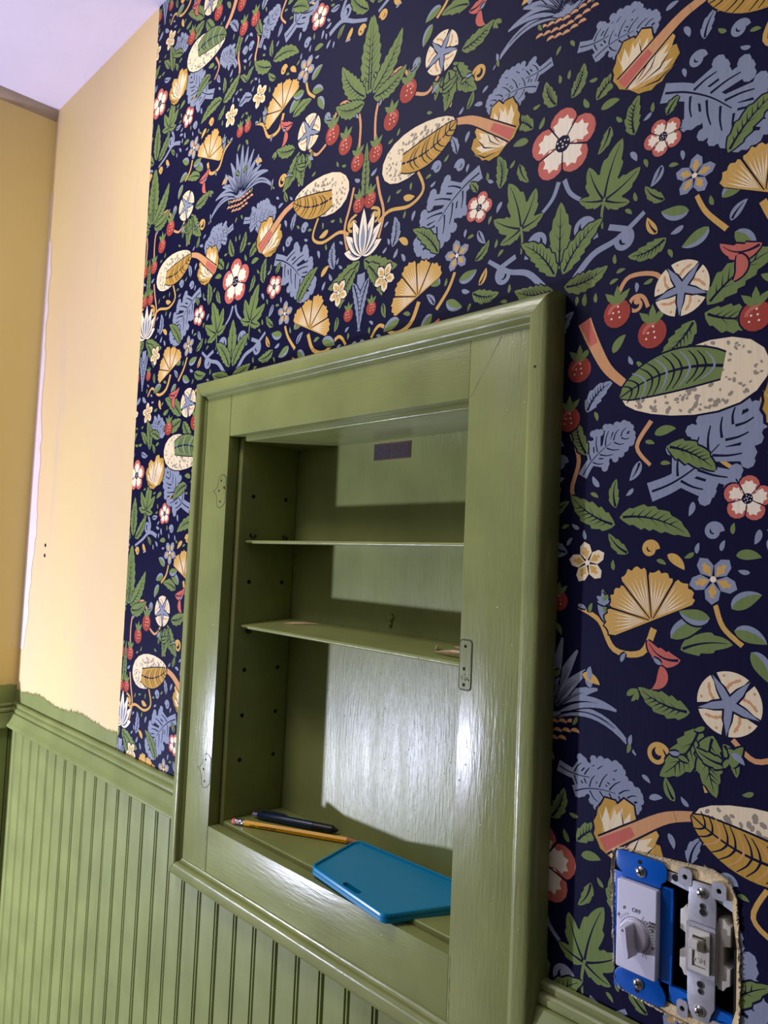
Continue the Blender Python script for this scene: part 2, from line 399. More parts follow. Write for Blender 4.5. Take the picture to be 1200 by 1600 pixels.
@motif(3)
def leaf(x, y, a, L, W, col='green', layer=3, bow=0.08, teeth=0, cut=True, back=None, hatch=True):
    p1 = (x+L*cos(a), y+L*sin(a)); n = 22 if teeth else 12; sp = spine((x, y), p1, bow, n)
    prof = lambda t: W/2*(sin(pi*min(1, t**0.8))**0.75 if 0 < t < 1 else 0.02)
    if teeth: wf = lambda t: prof(t)*(0.74+0.26*((t*teeth) % 1))
    else: wf = prof
    ribbon(layer-1, 'navy', sp, lambda t: wf(t)+1.5, False)
    ribbon(layer, col, sp, wf)
    if back: ribbon(layer+1, back, sp, lambda t: prof(t)*0.98 if 0.02 < t < 0.98 else 0, False, asym=-0.35)
    if cut: ribbon(layer+2, 'navy', sp[1:-2], lambda t: 0.9*(1-t)+0.2, False)
    if hatch and L > 26:
        k = 7
        for i in range(k):
            t = 0.14+0.68*i/k; j = int(t*n); p_ = sp[j]; d = (sp[min(j+1, n)]-sp[j]).normalized(); nn = Vector((-d.y, d.x))
            w_ = prof(t)*0.72
            q_ = p_+nn*w_+d*w_*1.1
            put(layer+2, 'navy', [tuple(p_+d*0.2), tuple(p_+d*1.9), tuple(q_)], False)
            if i % 2: q_ = p_-nn*w_*.7+d*w_*1.2; put(layer+2, 'navy', [tuple(p_), tuple(p_+d*1.4), tuple(q_)], False)
@motif(3)
def palm(x, y, a, s=1.0, col='green', layer=3):
    for da, L, W in ((0, 52, 24), (.75, 38, 19), (-.75, 38, 19), (1.6, 26, 14), (-1.6, 26, 14)):
        leaf(x, y, a+da, L*s, W*s, col, layer, 0.05 if da >= 0 else -0.05, 3, True, hatch=False)
    stroke(layer, col, rot([(0, 0), (-12*s, -2*s), (-24*s, -7*s)], a, x, y), 1.6*s, 0.9*s)
@motif(6)
def bloom5(x, y, r, layer=6, a=0.3, petals=5):
    for k in range(petals):
        t = a+2*pi*k/petals
        P = [(cos(t)*r*.62+r*.44*cos(q_)*1.0, sin(t)*r*.62*.92+r*.44*sin(q_)) for q_ in [i*pi/7 for i in range(14)]]
        put(layer-1, 'navy', [(x+p_[0]*1.1, y+p_[1]*1.1) for p_ in P])
        put(layer+k % 2*2, 'coral', [(x+p_[0], y+p_[1]) for p_ in P])
        c = (cos(t)*r*.50, sin(t)*r*.50*.92); Q = []
        for i in range(16):
            q_ = i*pi/8; rr_ = r*.36*(1 if i % 2 else 0.74); Q.append((x+c[0]+rr_*cos(q_), y+c[1]+rr_*sin(q_)))
        put(layer+k % 2*2+1, 'pale', Q, False)
        put(layer+5, 'navy', rot([(r*.12, -r*.015), (r*1.0, -r*.035), (r*1.0, r*.035), (r*.12, r*.015)], t+pi/petals, x, y), False)
    put(layer+5, 'navy', [(x+r*.24*cos(t), y+r*.24*sin(t)) for t in [k*pi/6 for k in range(12)]], False)
    for k in range(9):
        t = k*2.4; q_ = r*.19*math.sqrt(k/9); put(layer+6, 'pale', [(x+q_*cos(t)+r*.028*cos(u), y+q_*sin(t)+r*.028*sin(u)) for u in [i*pi/2.5 for i in range(5)]], False)
@motif(6)
def fan(x, y, a, r, layer=6, col='gold', hi='pale', spread=2.5, n=5):
    """fan-shaped poppy: scalloped petals from one point with light streaks"""
    for k in range(n):
        c = a+spread*(k/(n-1)-.5); w_ = spread/(n-1)*0.56; rr_ = r*(1 if k % 2 == 0 else 0.93)*(1-0.14*abs(k/(n-1)-.5)); P = [(0, 0)]
        for i in range(11):
            q_ = -1+2*i/10; e = rr_*(1-.13*abs(q_)**3+.035*sin(i*2.3)); P.append((e*cos(q_*w_*.92), e*sin(q_*w_*.92)))
        H = [(p_[0]*1.06-1, p_[1]*1.1) for p_ in P]
        put(layer-1, 'navy', rot(H, c, x, y)); put(layer+(k % 2), col, rot(P, c, x, y))
        for i in (-2, -1, 0, 1, 2):
            q_ = i*w_*.3; put(layer+3, hi, rot([(r*.14, 0), (rr_*.5, rr_*.5*math.tan(q_)-.5), (rr_*.84, rr_*.84*math.tan(q_*1.05)), (rr_*.5, rr_*.5*math.tan(q_)+.6)], c, x, y), False)
        if k: b_ = c-spread/(n-1)/2; put(layer+4, 'navy', rot([(r*.05, -.4), (r*.9, -1.0), (r*.98, 0), (r*.9, .8), (r*.05, .4)], b_, x, y), False)
@motif(6)
def tulip(x, y, a, r, layer=6):
    for da, L, W, c0 in ((-.62, 1.0, .62, 'dgold'), (.62, 1.0, .62, 'dgold'), (-.28, 1.08, .6, 'gold'), (.28, 1.08, .6, 'gold'), (0, .86, .5, 'gold')):
        n = 9; L_ = r*L; W_ = r*W/2; up_ = []; dn_ = []
        for i in range(n+1):
            t = i/n; w_ = W_*sin(pi*(t**.75)*.93)**.8*(1+.12*(i % 2)) if 0 < t else .4
            up_.append((L_*t, w_)); dn_.append((L_*t*.985, -w_))
        P = up_+dn_[::-1]
        put(layer-1, 'navy', rot([(p_[0]*1.05-.8, p_[1]*1.16) for p_ in P], a+da, x, y)); put(layer, c0, rot(P, a+da, x, y))
        Q = [(0, 0)]+[(L_*(.62 if i % 2 else .86), W_*.8*(i/6-.5)*2) for i in range(7)]
        put(layer+1, 'cream', rot(Q, a+da, x, y), False)
        for s_ in (-.22, 0.05, .28): put(layer+2, 'tan', rot([(L_*.1, 0), (L_*.3, W_*s_*1.4), (L_*.56, W_*s_*2.4), (L_*.3, W_*s_*1.4-.9)], a+da, x, y), False)
        put(layer+3, 'navy', rot([(L_*.08, -W_*.3), (L_*.5, -W_*.93), (L_*.9, -W_*.62), (L_*.5, -W_*.82)], a+da, x, y), False)
@motif(4)
def star(x, y, r, c1='blue', c2='gold', n=5, a=0.3, layer=6, W=.62):
    for k in range(n):
        t = a+2*pi*k/n; P = [(r*.1, 0), (r*.45, r*W/2), (r*.8, r*W*.42), (r, 0), (r*.8, -r*W*.42), (r*.45, -r*W/2)]
        put(layer-1, 'navy', rot([(p_[0]*1.1, p_[1]*1.2) for p_ in P], t, x, y)); put(layer, c1, rot(P, t, x, y))
        put(layer+1, c2, rot([(r*.15, 0), (r*.5, r*W*.3), (r*.62, r*W*.1), (r*.72, r*W*.18), (r*.72, -r*W*.18), (r*.62, -r*W*.1), (r*.5, -r*W*.3)], t, x, y), False)
    put(layer+2, 'pale', [(x+r*.13*cos(t), y+r*.13*sin(t)) for t in [k*pi/4 for k in range(8)]], False)
@motif(5)
def disc_flower(x, y, r, layer=6, a=0.2):
    """round cream petals under a blue star calyx"""
    for k in range(5):
        t = a+2*pi*k/5; P = rot([(r*.15, 0)]+[(r*.98*cos(q_), r*.98*sin(q_)) for q_ in [-.52+i*.13 for i in range(9)]], t, x, y)
        put(layer, 'cream', P)
        for i in range(12):
            q_ = t-.34+.68*((i*.618) % 1); rr_ = r*(.45+.42*((i*.37) % 1)); put(layer+1, 'tan', [(x+rr_*cos(q_)+r*.05*cos(u), y+rr_*sin(q_)+r*.05*sin(u)) for u in [j*pi/2.5 for j in range(5)]], False)
        for lay, col, k2 in ((layer+2, 'navy', 1.5), (layer+3, 'blue', 1)):
            put(lay, col, rot([(0, -r*.13*k2), (r*.5, -r*.12*k2), (r*.98, 0), (r*.5, r*.10*k2), (0, r*.13*k2)], t+pi/5+.05, x, y), False)
@motif(5)
def berry(x, y, r, a=-pi/2, layer=7):
    """plain round red berry with pale specks and three small sepals"""
    P = [(r*cos(t)*.92, r*sin(t)*.92) for t in [k*pi/8 for k in range(16)]]
    put(layer-1, 'navy', [(x+p_[0]*1.13, y+p_[1]*1.13) for p_ in P]); put(layer, 'red', [(x+p_[0], y+p_[1]) for p_ in P])
    put(layer+1, 'coral', rot([(r*.66*cos(t), r*.66*sin(t)) for t in [-.9+k*.3 for k in range(7)]]+[(r*.42*cos(t), r*.42*sin(t)) for t in [.9-k*.3 for k in range(7)]], 2.2, x, y), False)
    for k in range(5):
        t = k*2.4+.5; q_ = r*.5*math.sqrt((k+.4)/5); put(layer+2, 'pale', [(x+q_*cos(t)+r*.07*cos(u), y+q_*sin(t)+r*.07*sin(u)) for u in [i*pi/3 for i in range(6)]], False)
    for da in (-.8, 0, .8):
        put(layer+3, 'green', rot([(r*.1, -r*.2), (r*.7, -r*.22), (r*1.2, 0), (r*.7, r*.22), (r*.1, r*.2)], a+pi+da, x-cos(a)*r*.6, y-sin(a)*r*.6))
@motif(1)
def spray(x, y, a, s=1.0, mir=1, col='blue', layer=3):
    """blue-grey lobed acanthus frond: flared rib with paired rounded lobes"""
    sp = [Vector(p_) for p_ in rot([(0, 0), (20*s, 2*s*mir), (42*s, 9*s*mir), (62*s, 20*s*mir), (80*s, 34*s*mir)], a, x, y)]
    stroke(layer, col, sp, 8.0*s, 4.0*s)
    for i, (t, Ls) in enumerate(((.30, 22), (.46, 27), (.62, 25), (.78, 20), (.92, 16))):
        j = t*(len(sp)-1); k = int(j); p_ = sp[k]+(sp[min(k+1, 4)]-sp[k])*(j-k); d = (sp[min(k+1, 4)]-sp[max(k, 0)]).normalized() if k < 4 else (sp[4]-sp[3]).normalized(); base_a = math.atan2(d.y, d.x)
        for sg in (-1, 1):
            aa = base_a+sg*(.95-.1*i); L_ = Ls*s*(1 if sg == mir else 1.1)
            q1 = Vector((cos(aa), sin(aa))); e = p_+q1*L_
            stroke(layer, col, [tuple(p_), tuple(p_+q1*L_*.5), tuple(e)], 4.6*s, 6.2*s)
            for db_, rr_ in ((0, 6.6), (1.25, 5.4), (-1.25, 5.4)):
                c = e+Vector((cos(aa+db_), sin(aa+db_)))*(2.0 if db_ == 0 else 6.6)*s
                put(layer, col, [(c.x+rr_*s*cos(u), c.y+rr_*s*sin(u)) for u in [m_*pi/4 for m_ in range(8)]])
            stroke(layer+2, 'navy', [tuple(p_+q1*L_*.12), tuple(p_+q1*L_*.55+Vector((-q1.y, q1.x))*sg), tuple(p_+q1*L_*.92)], 1.1*s, .5*s, False)
    stroke(layer+2, 'navy', [tuple(sp[0]*.9+sp[1]*.1), tuple(sp[1]), tuple(sp[2]), tuple(sp[3])], 1.0*s, .4*s, False)
@motif(2)
def rays(x, y, a, s=1.0, layer=4):
    """half of a thistle-like head (mirrored by the tile): long swept blue rays over a scaly tan base"""
    for k, (da, L, bow) in enumerate(((-1.72, 86, -.22), (-1.30, 70, -.16), (-.98, 60, -.1), (-.70, 64, -.06), (-.44, 70, -.03), (-.20, 74, 0), (0, 80, 0))):
        sp = spine((x, y+8*s), (x+L*s*cos(a+da), y+8*s+L*s*sin(a+da)), bow*(-1), 12); W_ = (5.4 if k else 3.8)*s
        ribbon(layer-1+k % 2, 'navy', sp, lambda t: W_*sin(pi*min(.97, t**.9*.9+.08))**.7+1.1, False)
        ribbon(layer+k % 2*2, 'blue', sp, lambda t: W_*sin(pi*min(.97, t**.9*.9+.08))**.7)
        for o_ in (-.4, .1, .5): ribbon(layer+4, 'navy', [p_+Vector((o_*W_*.8, 0)) for p_ in sp[2:10]], lambda t: .55*(1-t)+.1, False)
    for r_ in range(3):
        for k in range(4-r_//2):
            c = (x+(k*8.5+(r_ % 2)*4)*s, y+(6-r_*7+k*1.2)*s)
            put(layer+6, 'navy', [(c[0]+5.6*s*cos(u), c[1]+4.8*s*sin(u)) for u in [m_*pi/4 for m_ in range(8)]])
            put(layer+7, 'tan', [(c[0]+4.4*s*cos(u), c[1]+3.7*s*sin(u)) for u in [m_*pi/5 for m_ in range(6)]]+[(c[0]-2*s, c[1]+.5*s)], False)
@motif(6)
def lily(x, y, s=1.0, layer=6):
    for k, (da, L) in enumerate(((-1.25, 34), (-.78, 44), (-.38, 50), (0, 56))):
        for lay, col, e, f in ((layer-1+k*2, 'navy', 1.6, 1), (layer+k*2, 'pale', 0, 1), (layer+k*2+1, 'blue', -3.2, .8)):
            n = 8; W_ = 7*s
            up_ = [(L*s*f*t, (W_*sin(pi*t**.8)**.8+e if 0 < t < 1 else .2)) for t in [i/n for i in range(n+1)]]
            up_ = [(p_[0], max(.15, p_[1])) for p_ in up_]
            put(lay, col, rot(up_+[(p_[0], -p_[1]) for p_ in up_[::-1]], pi/2-da*1, x, y), f == 1)
@motif(7)
def pod(x, y, a, L, W, wing='green', mir=1, layer=8, tail=None):
    """big plump speckled seed pod with a folded leaf over it and a long stalk"""
    n = 20; P = []
    for i in range(n):
        t = 2*pi*i/n; P.append((L/2*cos(t), W/2*sin(t)*(1.0+.28*cos(t))))
    H = [(p_[0]*1.035, p_[1]*1.06) for p_ in P]
    if tail:
        stroke(layer-1, 'navy', tail, 4.6, 8.2, False); stroke(layer, 'tan', tail, 3.2, 6.6); stroke(layer+1, 'coral', tail[-2:], 3.6, 5.4, False)
    put(layer+1, 'navy', rot(H, a, x, y)); put(layer+2, 'cream', rot(P, a, x, y))
    random.seed(int(L))
    for i in range(150):
        t = random.random()*2*pi; q_ = math.sqrt(random.random())*.92; px, py = L/2*q_*cos(t), W/2*q_*sin(t)*(1+.28*q_*cos(t)); g = .8+1.5*(1-abs(px+L*.1)/L)*random.random()
        put(layer+3, 'grey', rot([(g*1.5*cos(u), g*sin(u)) for u in [m_*pi/3 for m_ in range(6)]], random.random()*3, *rot([(px, py)], a, x, y)[0]), False)
    # folded leaf
    c = rot([(L*.22, -W*.10*mir)], a, x, y)[0]
    for lay, col, e in ((layer+4, 'navy', 1.6), (layer+5, wing, 0)):
        n = 14; sp = spine(c, rot([(-L*.52, -W*.02*mir)], a, x, y)[0], .10*mir, n)
        ribbon(lay, col, sp, lambda t: W*.30*(sin(pi*min(1, t*.86+.14))**.6)+e, False)
    sp = spine(c, rot([(-L*.52, -W*.02*mir)], a, x, y)[0], .10*mir, 14)
    second = 'blue' if wing == 'green' else 'tan'
    stroke(layer+6, 'navy', [tuple(p_) for p_ in sp[::2]], 1.3, .5, False)
    for i in range(1, 13):
        d = (sp[min(i+1, 14)]-sp[i-1]).normalized(); nn = Vector((-d.y, d.x)); ww = W*.27*(sin(pi*min(1, i/14*.86+.14))**.6)
        for sg in (-1, 1):
            e = sp[i]+nn*sg*ww+d*W*.16; m_ = sp[i]+nn*sg*ww*.5+d*W*.05
            stroke(layer+7 if i % 3 else layer+6, second if i % 3 == 1 else 'navy', [tuple(sp[i]), tuple(m_), tuple(e)], .9, .35, False)

# ---- half-tile composition (u from the axis, v height; mm) ----
# axis u = 0
bloom5(0, 385, 33, a=pi/2)
leaf(8, 425, 1.15, 30, 15, teeth=4, bow=-.1); leaf(34, 412, .55, 34, 16, teeth=4, bow=.1)
stroke(3, 'blue', [(3, 350), (10, 335), (26, 322)], 2.4, 1.6)
palm(44, 318, 1.25, 1.0)
leaf(0, 268, pi/2, 62, 26, teeth=5, bow=0); leaf(4, 262, .80, 56, 22, teeth=6); leaf(6, 250, .2, 44, 20, teeth=6, bow=-.1)
curl(4, 'blue', 34, 300, .2, 10, w=2.4, lead=14); curl(4, 'blue', 66, 286, 1.2, 9, w=2.6, lead=18, mir=-1)
stroke(3, 'blue', [(14, 252), (34, 272), (58, 280), (82, 296)], 3.4, 2.0)
bloom5(97, 355, 16, a=.7); leaf(100, 372, .9, 16, 9, teeth=3, hatch=False)
star(124, 313, 17, a=.2)
stroke(3, 'gold', [(126, 296), (134, 280), (150, 262)], 1.8, 2.2)
for (a_, b_, c_) in ((120, 286, 2.9), (146, 288, .4), (136, 268, 3.6), (156, 258, -.9)): leaf(a_, b_, c_, 24, 12, back='blue', hatch=False, cut=False)
fan(178, 282, 1.15, 43)
leaf(150, 322, .75, 54, 18, teeth=5); leaf(205, 262, -.35, 26, 13, back='blue', hatch=False, cut=False)
stroke(3, 'gold', [(176, 276), (188, 254), (212, 248), (236, 262), (250, 250)], 2.8, 1.8, halo=True)
# tulip and pod of the upper row
tulip(66, 408, 1.0, 46)
pod(188, 450, -.18, 112, 52, wing='dgold', mir=1, tail=[(140, 460), (112, 452), (84, 434), (58, 416)])
spray(96, 392, -.25, 1.02, mir=-1)
stroke(3, 'gold', [(186, 424), (176, 400), (196, 388), (228, 392), (246, 384)], 1.7, 2.2); curl(4, 'gold', 250, 402, 1.9, 9, w=1.8, lead=10)
stroke(3, 'gold', [(142, 478), (136, 492), (120, 494)], 1.7); curl(4, 'gold', 112, 500, .3, 9, w=1.9, lead=4)
# axis u = 272 : lily, sword leaves, crown
lily(272, 352, 1.0)
leaf(268, 346, pi+.35, 60, 26, teeth=6); leaf(262, 338, pi+1.0, 50, 22, teeth=6, bow=-.1)
leaf(272, 410, pi/2, 78, 15, teeth=7, bow=0)
stroke(3, 'tan', [(246, 362), (238, 392), (246, 418), (252, 440)], 1.9)
stroke(3, 'blue', [(270, 330), (268, 300), (271, 262)], 4.5, 1.5); leaf(258, 322, -1.35, 60, 14, col='blue', teeth=7)
star(232, 316, 17, 'cream', 'gold', a=.9); berry(252, 285, 9)
for (u_, v_, r_) in ((232, 500, 13.5), (256, 470, 12.5), (206, 523, 14.5), (262, 438-22, 11)): berry(u_, v_, r_)
stroke(4, 'tan', [(206, 540), (220, 556), (244, 548), (258, 520), (258, 486)], 1.9)
# v 500-640 : crown leaves
leaf(270, 548, pi/2, 96, 34, teeth=7, bow=0, layer=4); leaf(266, 546, 2.25, 74, 28, teeth=7, layer=3); leaf(264, 540, 2.85, 56, 24, teeth=7, bow=.12, layer=3)
# thistle head on u = 0
rays(0, 498, pi/2, 1.0)
spray(14, 470, -.35, .62, mir=1); spray(30, 452, .5, .6, mir=-1)
disc_flower(157, 545, 24); stroke(3, 'tan', [(160, 520), (176, 508), (196, 516)], 1.9)
leaf(136, 524, -2.2, 52, 24, teeth=5); leaf(146, 520, -1.5, 44, 22, teeth=5, bow=-.1); leaf(128, 534, 2.85, 44, 20, teeth=5)
leaf(120, 572, 2.7, 30, 14, 'coral', layer=5, teeth=3, bow=.2, hatch=False); leaf(104, 566, -1.9, 20, 9, 'coral', layer=5, bow=.25, hatch=False, cut=False)
leaf(120, 580, .2, 40, 18, teeth=3, hatch=False)
# lower shells, v about 614 (-26)
fan(96, 600, 2.0, 44)
stroke(3, 'gold', [(98, 594), (88, 574), (64, 574), (50, 596), (30, 606)], 2.8, 1.8, halo=True)
leaf(62, 594, 1.9, 30, 14, back='blue', hatch=False, cut=False); leaf(112, 588, .5, 34, 14, back='blue', hatch=False, cut=False)
star(37, 4, 18, 'cream', 'gold', a=.5); star(144, -5, 19, a=.9)
berry(10, 610, 9.5)
stroke(3, 'gold', [(146, 616), (152, 600), (166, 588)], 1.9); 
for (a_, b_, c_) in ((142, 606, 3.0), (158, 614, .5), (160, 598, -.3), (172, 584, -1.0)): leaf(a_, b_, c_, 24, 12, back='blue', hatch=False, cut=False)
leaf(62, 36, 2.6, 50, 22, teeth=5); leaf(66, 42, -.25, 62, 22, teeth=6, bow=.1)
# blue-winged pod row and its surroundings
pod(124, 148, .12, 118, 54, wing='green', mir=-1, tail=[(72, 150), (52, 168), (38, 192), (28, 214)])
berry(59, 215, 13.5); berry(91, 192, 13.5); berry(24, 172, 12.5); berry(15, 129, 12); berry(172, 128+62, 12.5)
stroke(4, 'tan', [(60, 232), (70, 244), (94, 240), (104, 222)], 1.9); curl(4, 'tan', 84, 222, .4, 8, w=1.7, lead=8)
disc_flower(115, 224, 23)
leaf(136, 206, .55, 62, 26, teeth=6); leaf(134, 200, -.15, 56, 24, teeth=6, bow=-.1); leaf(126, 196, -2.4, 40, 20, teeth=5)
leaf(176, 244, 2.9, 32, 14, 'coral', layer=5, teeth=3, bow=.2, hatch=False); leaf(158, 240, -1.7, 20, 9, 'coral', layer=5, bow=.25, hatch=False, cut=False)
tulip(200, 100, 1.25, 46)
spray(92, 62, .25, 1.0, mir=1); spray(30, 78, 1.1, .58, mir=-1)
stroke(3, 'tan', [(92, 120), (80, 100), (92, 84)], 2.0, 1.4); stroke(3, 'gold', [(132, 116), (150, 104), (146, 88), (160, 76)], 2.2, 1.4); curl(4, 'gold', 182, 132, 2.0, 9, w=2.2, lead=12)
leaf(106, 98, -.5, 44, 20, teeth=4); leaf(34, 96, 1.9, 36, 14, teeth=4)
bloom5(168, 55, 17, a=.2); bloom5(272, 120, 26, a=pi/2)
palm(232, 62, 1.75, .95); leaf(272, 20, pi/2, 64, 26, teeth=6, bow=0); leaf(264, 16, 2.3, 52, 20, teeth=5)
curl(4, 'blue', 214, 40, 2.6, 10, w=2.6, lead=16); stroke(3, 'blue', [(190, 20), (214, 26), (238, 14), (262, 4)], 3.4, 2.0)
leaf(232, 160, 1.3, 52, 20, teeth=5); leaf(244, 170, .8, 30, 14, teeth=3, hatch=False); star(246, 222, 18, 'cream', 'gold', a=.2)
spray(272-30, 196, 2.9, .6, mir=1); leaf(200, 176, .3, 36, 16, teeth=4)
stroke(3, 'tan', [(18, 116), (26, 92), (20, 66), (30, 48)], 2.0)
# fill what is still bare with small sprigs
random.seed(77)
def free(u, v, r):
    for i in range(-int(r//CELL)-1, int(r//CELL)+2):
        for j in range(-int(r//CELL)-1, int(r//CELL)+2):
            if math.hypot(i, j)*CELL <= r and (int(abs(u)//CELL)+i, (int((v % 640)//CELL)+j) % 160) in OCC: return False
    return True
NV = -(-640//CELL)
def leaf_filler(*a, **k):
    n_ = CUR[1]; leaf(*a, **k); CUR[1] = n_          # sprigs never overlap: they share one level
for R_ in (14, 10.5, 8, 6, 4.5):
    for _ in range(1800):
        u, v = random.uniform(5, 267), random.uniform(0, 640)
        if not free(u, v, R_*1.18): continue
        a_ = random.uniform(0, 2*pi); kind = random.random()
        if R_ >= 14: leaf_filler(u-R_*cos(a_), v-R_*sin(a_), a_, 2*R_+6, R_*1.15, random.choice(('green', 'blue', 'green')), teeth=4, bow=.12)
        elif R_ >= 10:
            if kind < .5: leaf_filler(u-R_*cos(a_), v-R_*sin(a_), a_, 2*R_+3, R_*1.0, random.choice(('green', 'green', 'blue')), teeth=3, bow=.1, hatch=False)
            elif kind < .8: curl(3, random.choice(('blue', 'gold', 'blue')), u+R_*.5, v, 0, R_*.62, w=2.0)
            else: star(u, v, R_*.9, 'blue', 'gold', a=a_)
        elif R_ >= 8: leaf_filler(u-R_*cos(a_), v-R_*sin(a_), a_, 2*R_+2, R_*.95, random.choice(('green', 'blue', 'green', 'gold')), hatch=False, cut=kind < .5)
        else: leaf_filler(u-R_*cos(a_), v-R_*sin(a_), a_, 1.9*R_, R_*.8, random.choice(('green', 'blue')), hatch=False, cut=False)

# ---- lay the print on the wall, trimmed to the paper's edges and the switch hole ----
PX0, PXT, PX1, PZ0, PZ1 = -1.2165, -1.2315, RX, -0.352, CEIL_Z
def edge_x(z): return PX0+(PXT-PX0)*(z+0.32)/1.265
def clip(poly, f):
    out = []; n = len(poly)
    for i in range(n):
        a_, b_ = poly[i], poly[(i+1) % n]; fa, fb = f(a_), f(b_)
        if fa >= 0: out.append(a_)
        if (fa >= 0) != (fb >= 0): t = fa/(fa-fb); out.append((a_[0]+(b_[0]-a_[0])*t, a_[1]+(b_[1]-a_[1])*t))
    return out
def area2(P): return abs(sum(P[i][0]*P[(i+1) % len(P)][1]-P[(i+1) % len(P)][0]*P[i][1] for i in range(len(P))))
hc = [HOLE[i] for i in (0, 1, 2, 5, 6, 7, 9, 10, 11, 12, 13, 14)]
def hedge(a_, b_):
    # positive outside the (clockwise) hole edge
    return lambda p_: -((b_[0]-a_[0])*(a_[1]-p_[1])-(a_[0]-p_[0])*(b_[1]-a_[1])) * -1
sgn = sum(hc[i][0]*hc[(i+1) % len(hc)][1]-hc[(i+1) % len(hc)][0]*hc[i][1] for i in range(len(hc)))
def inside_f(a_, b_): return lambda p_: ((b_[0]-a_[0])*(p_[1]-a_[1])-(b_[1]-a_[1])*(p_[0]-a_[0]))*(1 if sgn > 0 else -1)
HB = (min(p_[0] for p_ in hc), max(p_[0] for p_ in hc), min(p_[1] for p_ in hc), max(p_[1] for p_ in hc))
VV, FF, CO = [], [], []
def emit(poly, y, col):
    xs_ = [p_[0] for p_ in poly]; zs_ = [p_[1] for p_ in poly]; a0, a1, b0, b1 = min(xs_), max(xs_), min(zs_), max(zs_)
    if a1 < PXT or a0 > PX1 or b1 < PZ0 or b0 > PZ1: return
    if a0 > -0.975 and a1 < -0.40 and b0 > -0.435 and b1 < 0.225: return          # behind the cabinet
    if a0 < -1.21: poly = clip(poly, lambda p_: p_[0]-edge_x(p_[1]))
    if a1 > PX1: poly = clip(poly, lambda p_: PX1-p_[0])
    if b1 > PZ1: poly = clip(poly, lambda p_: PZ1-p_[1])
    if b0 < PZ0: poly = clip(poly, lambda p_: p_[1]-PZ0)
    if len(poly) < 3: return
    polys = [poly]
    if a1 > HB[0] and a0 < HB[1] and b1 > HB[2] and b0 < HB[3]:
        polys = []; rest = poly
        for i in range(len(hc)):
            f = inside_f(hc[i], hc[(i+1) % len(hc)])
            out = clip(rest, lambda p_: -f(p_)); rest = clip(rest, f)
            if len(out) >= 3: polys.append(out)
            if len(rest) < 3: break
    for P in polys:
        if area2(P) < 1e-9: continue
        s_ = sum(P[i][0]*P[(i+1) % len(P)][1]-P[(i+1) % len(P)][0]*P[i][1] for i in range(len(P)))
        if s_ < 0: P = P[::-1]
        b_ = len(VV); VV.extend((p_[0], y, p_[1]) for p_ in P); FF.append(tuple(range(b_, b_+len(P)))); CO.append(PC[col])
g = 0.05; xx = -1.25
while xx < PX1:
    zz = PZ0
    while zz < PZ1: emit([(xx, zz), (xx+g, zz), (xx+g, zz+g), (xx, zz+g)], -0.0004, 'navy'); zz += g
    xx += g
# stack the inks: each shape sits one level over whatever it overlaps, a few microns per level
PRINT.sort(key=lambda p_: p_[0])
GRID = {}; FLAT = []
for key, col, tris_ in PRINT:
    tt = []
    for t in tris_:
        for f in (lambda p_: p_[0], lambda p_: 272-p_[0]): t = clip(list(t), f) if len(t) >= 3 else t
        if len(t) >= 3 and area2(t) > 1e-3: tt.append(t)
    if not tt: continue
    xs_ = [p_[0] for t in tt for p_ in t]; zs_ = [p_[1] for t in tt for p_ in t]; bb = (min(xs_), max(xs_), min(zs_), max(zs_)); lev = 0; cells = []
    for a_ in range(int(bb[0]//12), int(bb[1]//12)+1):
        for b_ in range(int(bb[2]//12), int(bb[3]//12)+1):
            c_ = (a_, b_ % 54) ; cells.append(c_)
            for o_, l_ in GRID.get(c_, ()):
                if l_ >= lev:
                    for w_ in (-648, 0, 648):
                        if o_[0] < bb[1] and o_[1] > bb[0] and o_[2]+w_ < bb[3]+8*(w_ != 0) and o_[3]+w_ > bb[2]-8*(w_ != 0): lev = l_+1; break
    for c_ in cells: GRID.setdefault(c_, []).append((bb, lev))
    FLAT.append((lev, col, tt))
print('shapes', len(FLAT), 'levels', max(f_[0] for f_ in FLAT))
for k in range(-2, 2):
    for s_ in (1, -1):
        for j in range(-1, 2):
            ax = -0.391+0.544*k
            if ax+(0.3 if s_ > 0 else 0.02) < PXT or ax-(0.02 if s_ > 0 else 0.3) > PX1: continue
            for lev, col, tris_ in FLAT:
                y = -0.00043-lev*0.0000015
                for t in tris_:
                    emit([(ax+s_*p_[0]/1000, p_[1]/1000+0.64*j) for p_ in t], y, col)
me = bpy.data.meshes.new('wallpaper'); me.from_pydata(VV, [], FF)
at = me.color_attributes.new('print', 'FLOAT_COLOR', 'CORNER'); buf = []
for f, c in zip(FF, CO): buf.extend(list(c)*len(f))
at.data.foreach_set('color', buf)
me.materials.append(M['paper'])
wp = bpy.data.objects.new('wallpaper', me); C.objects.link(wp); wp.parent = wall_back
wp['label'] = 'navy wallpaper with a dense print of green leaves, gold and coral blooms'
print('wallpaper faces', len(FF))

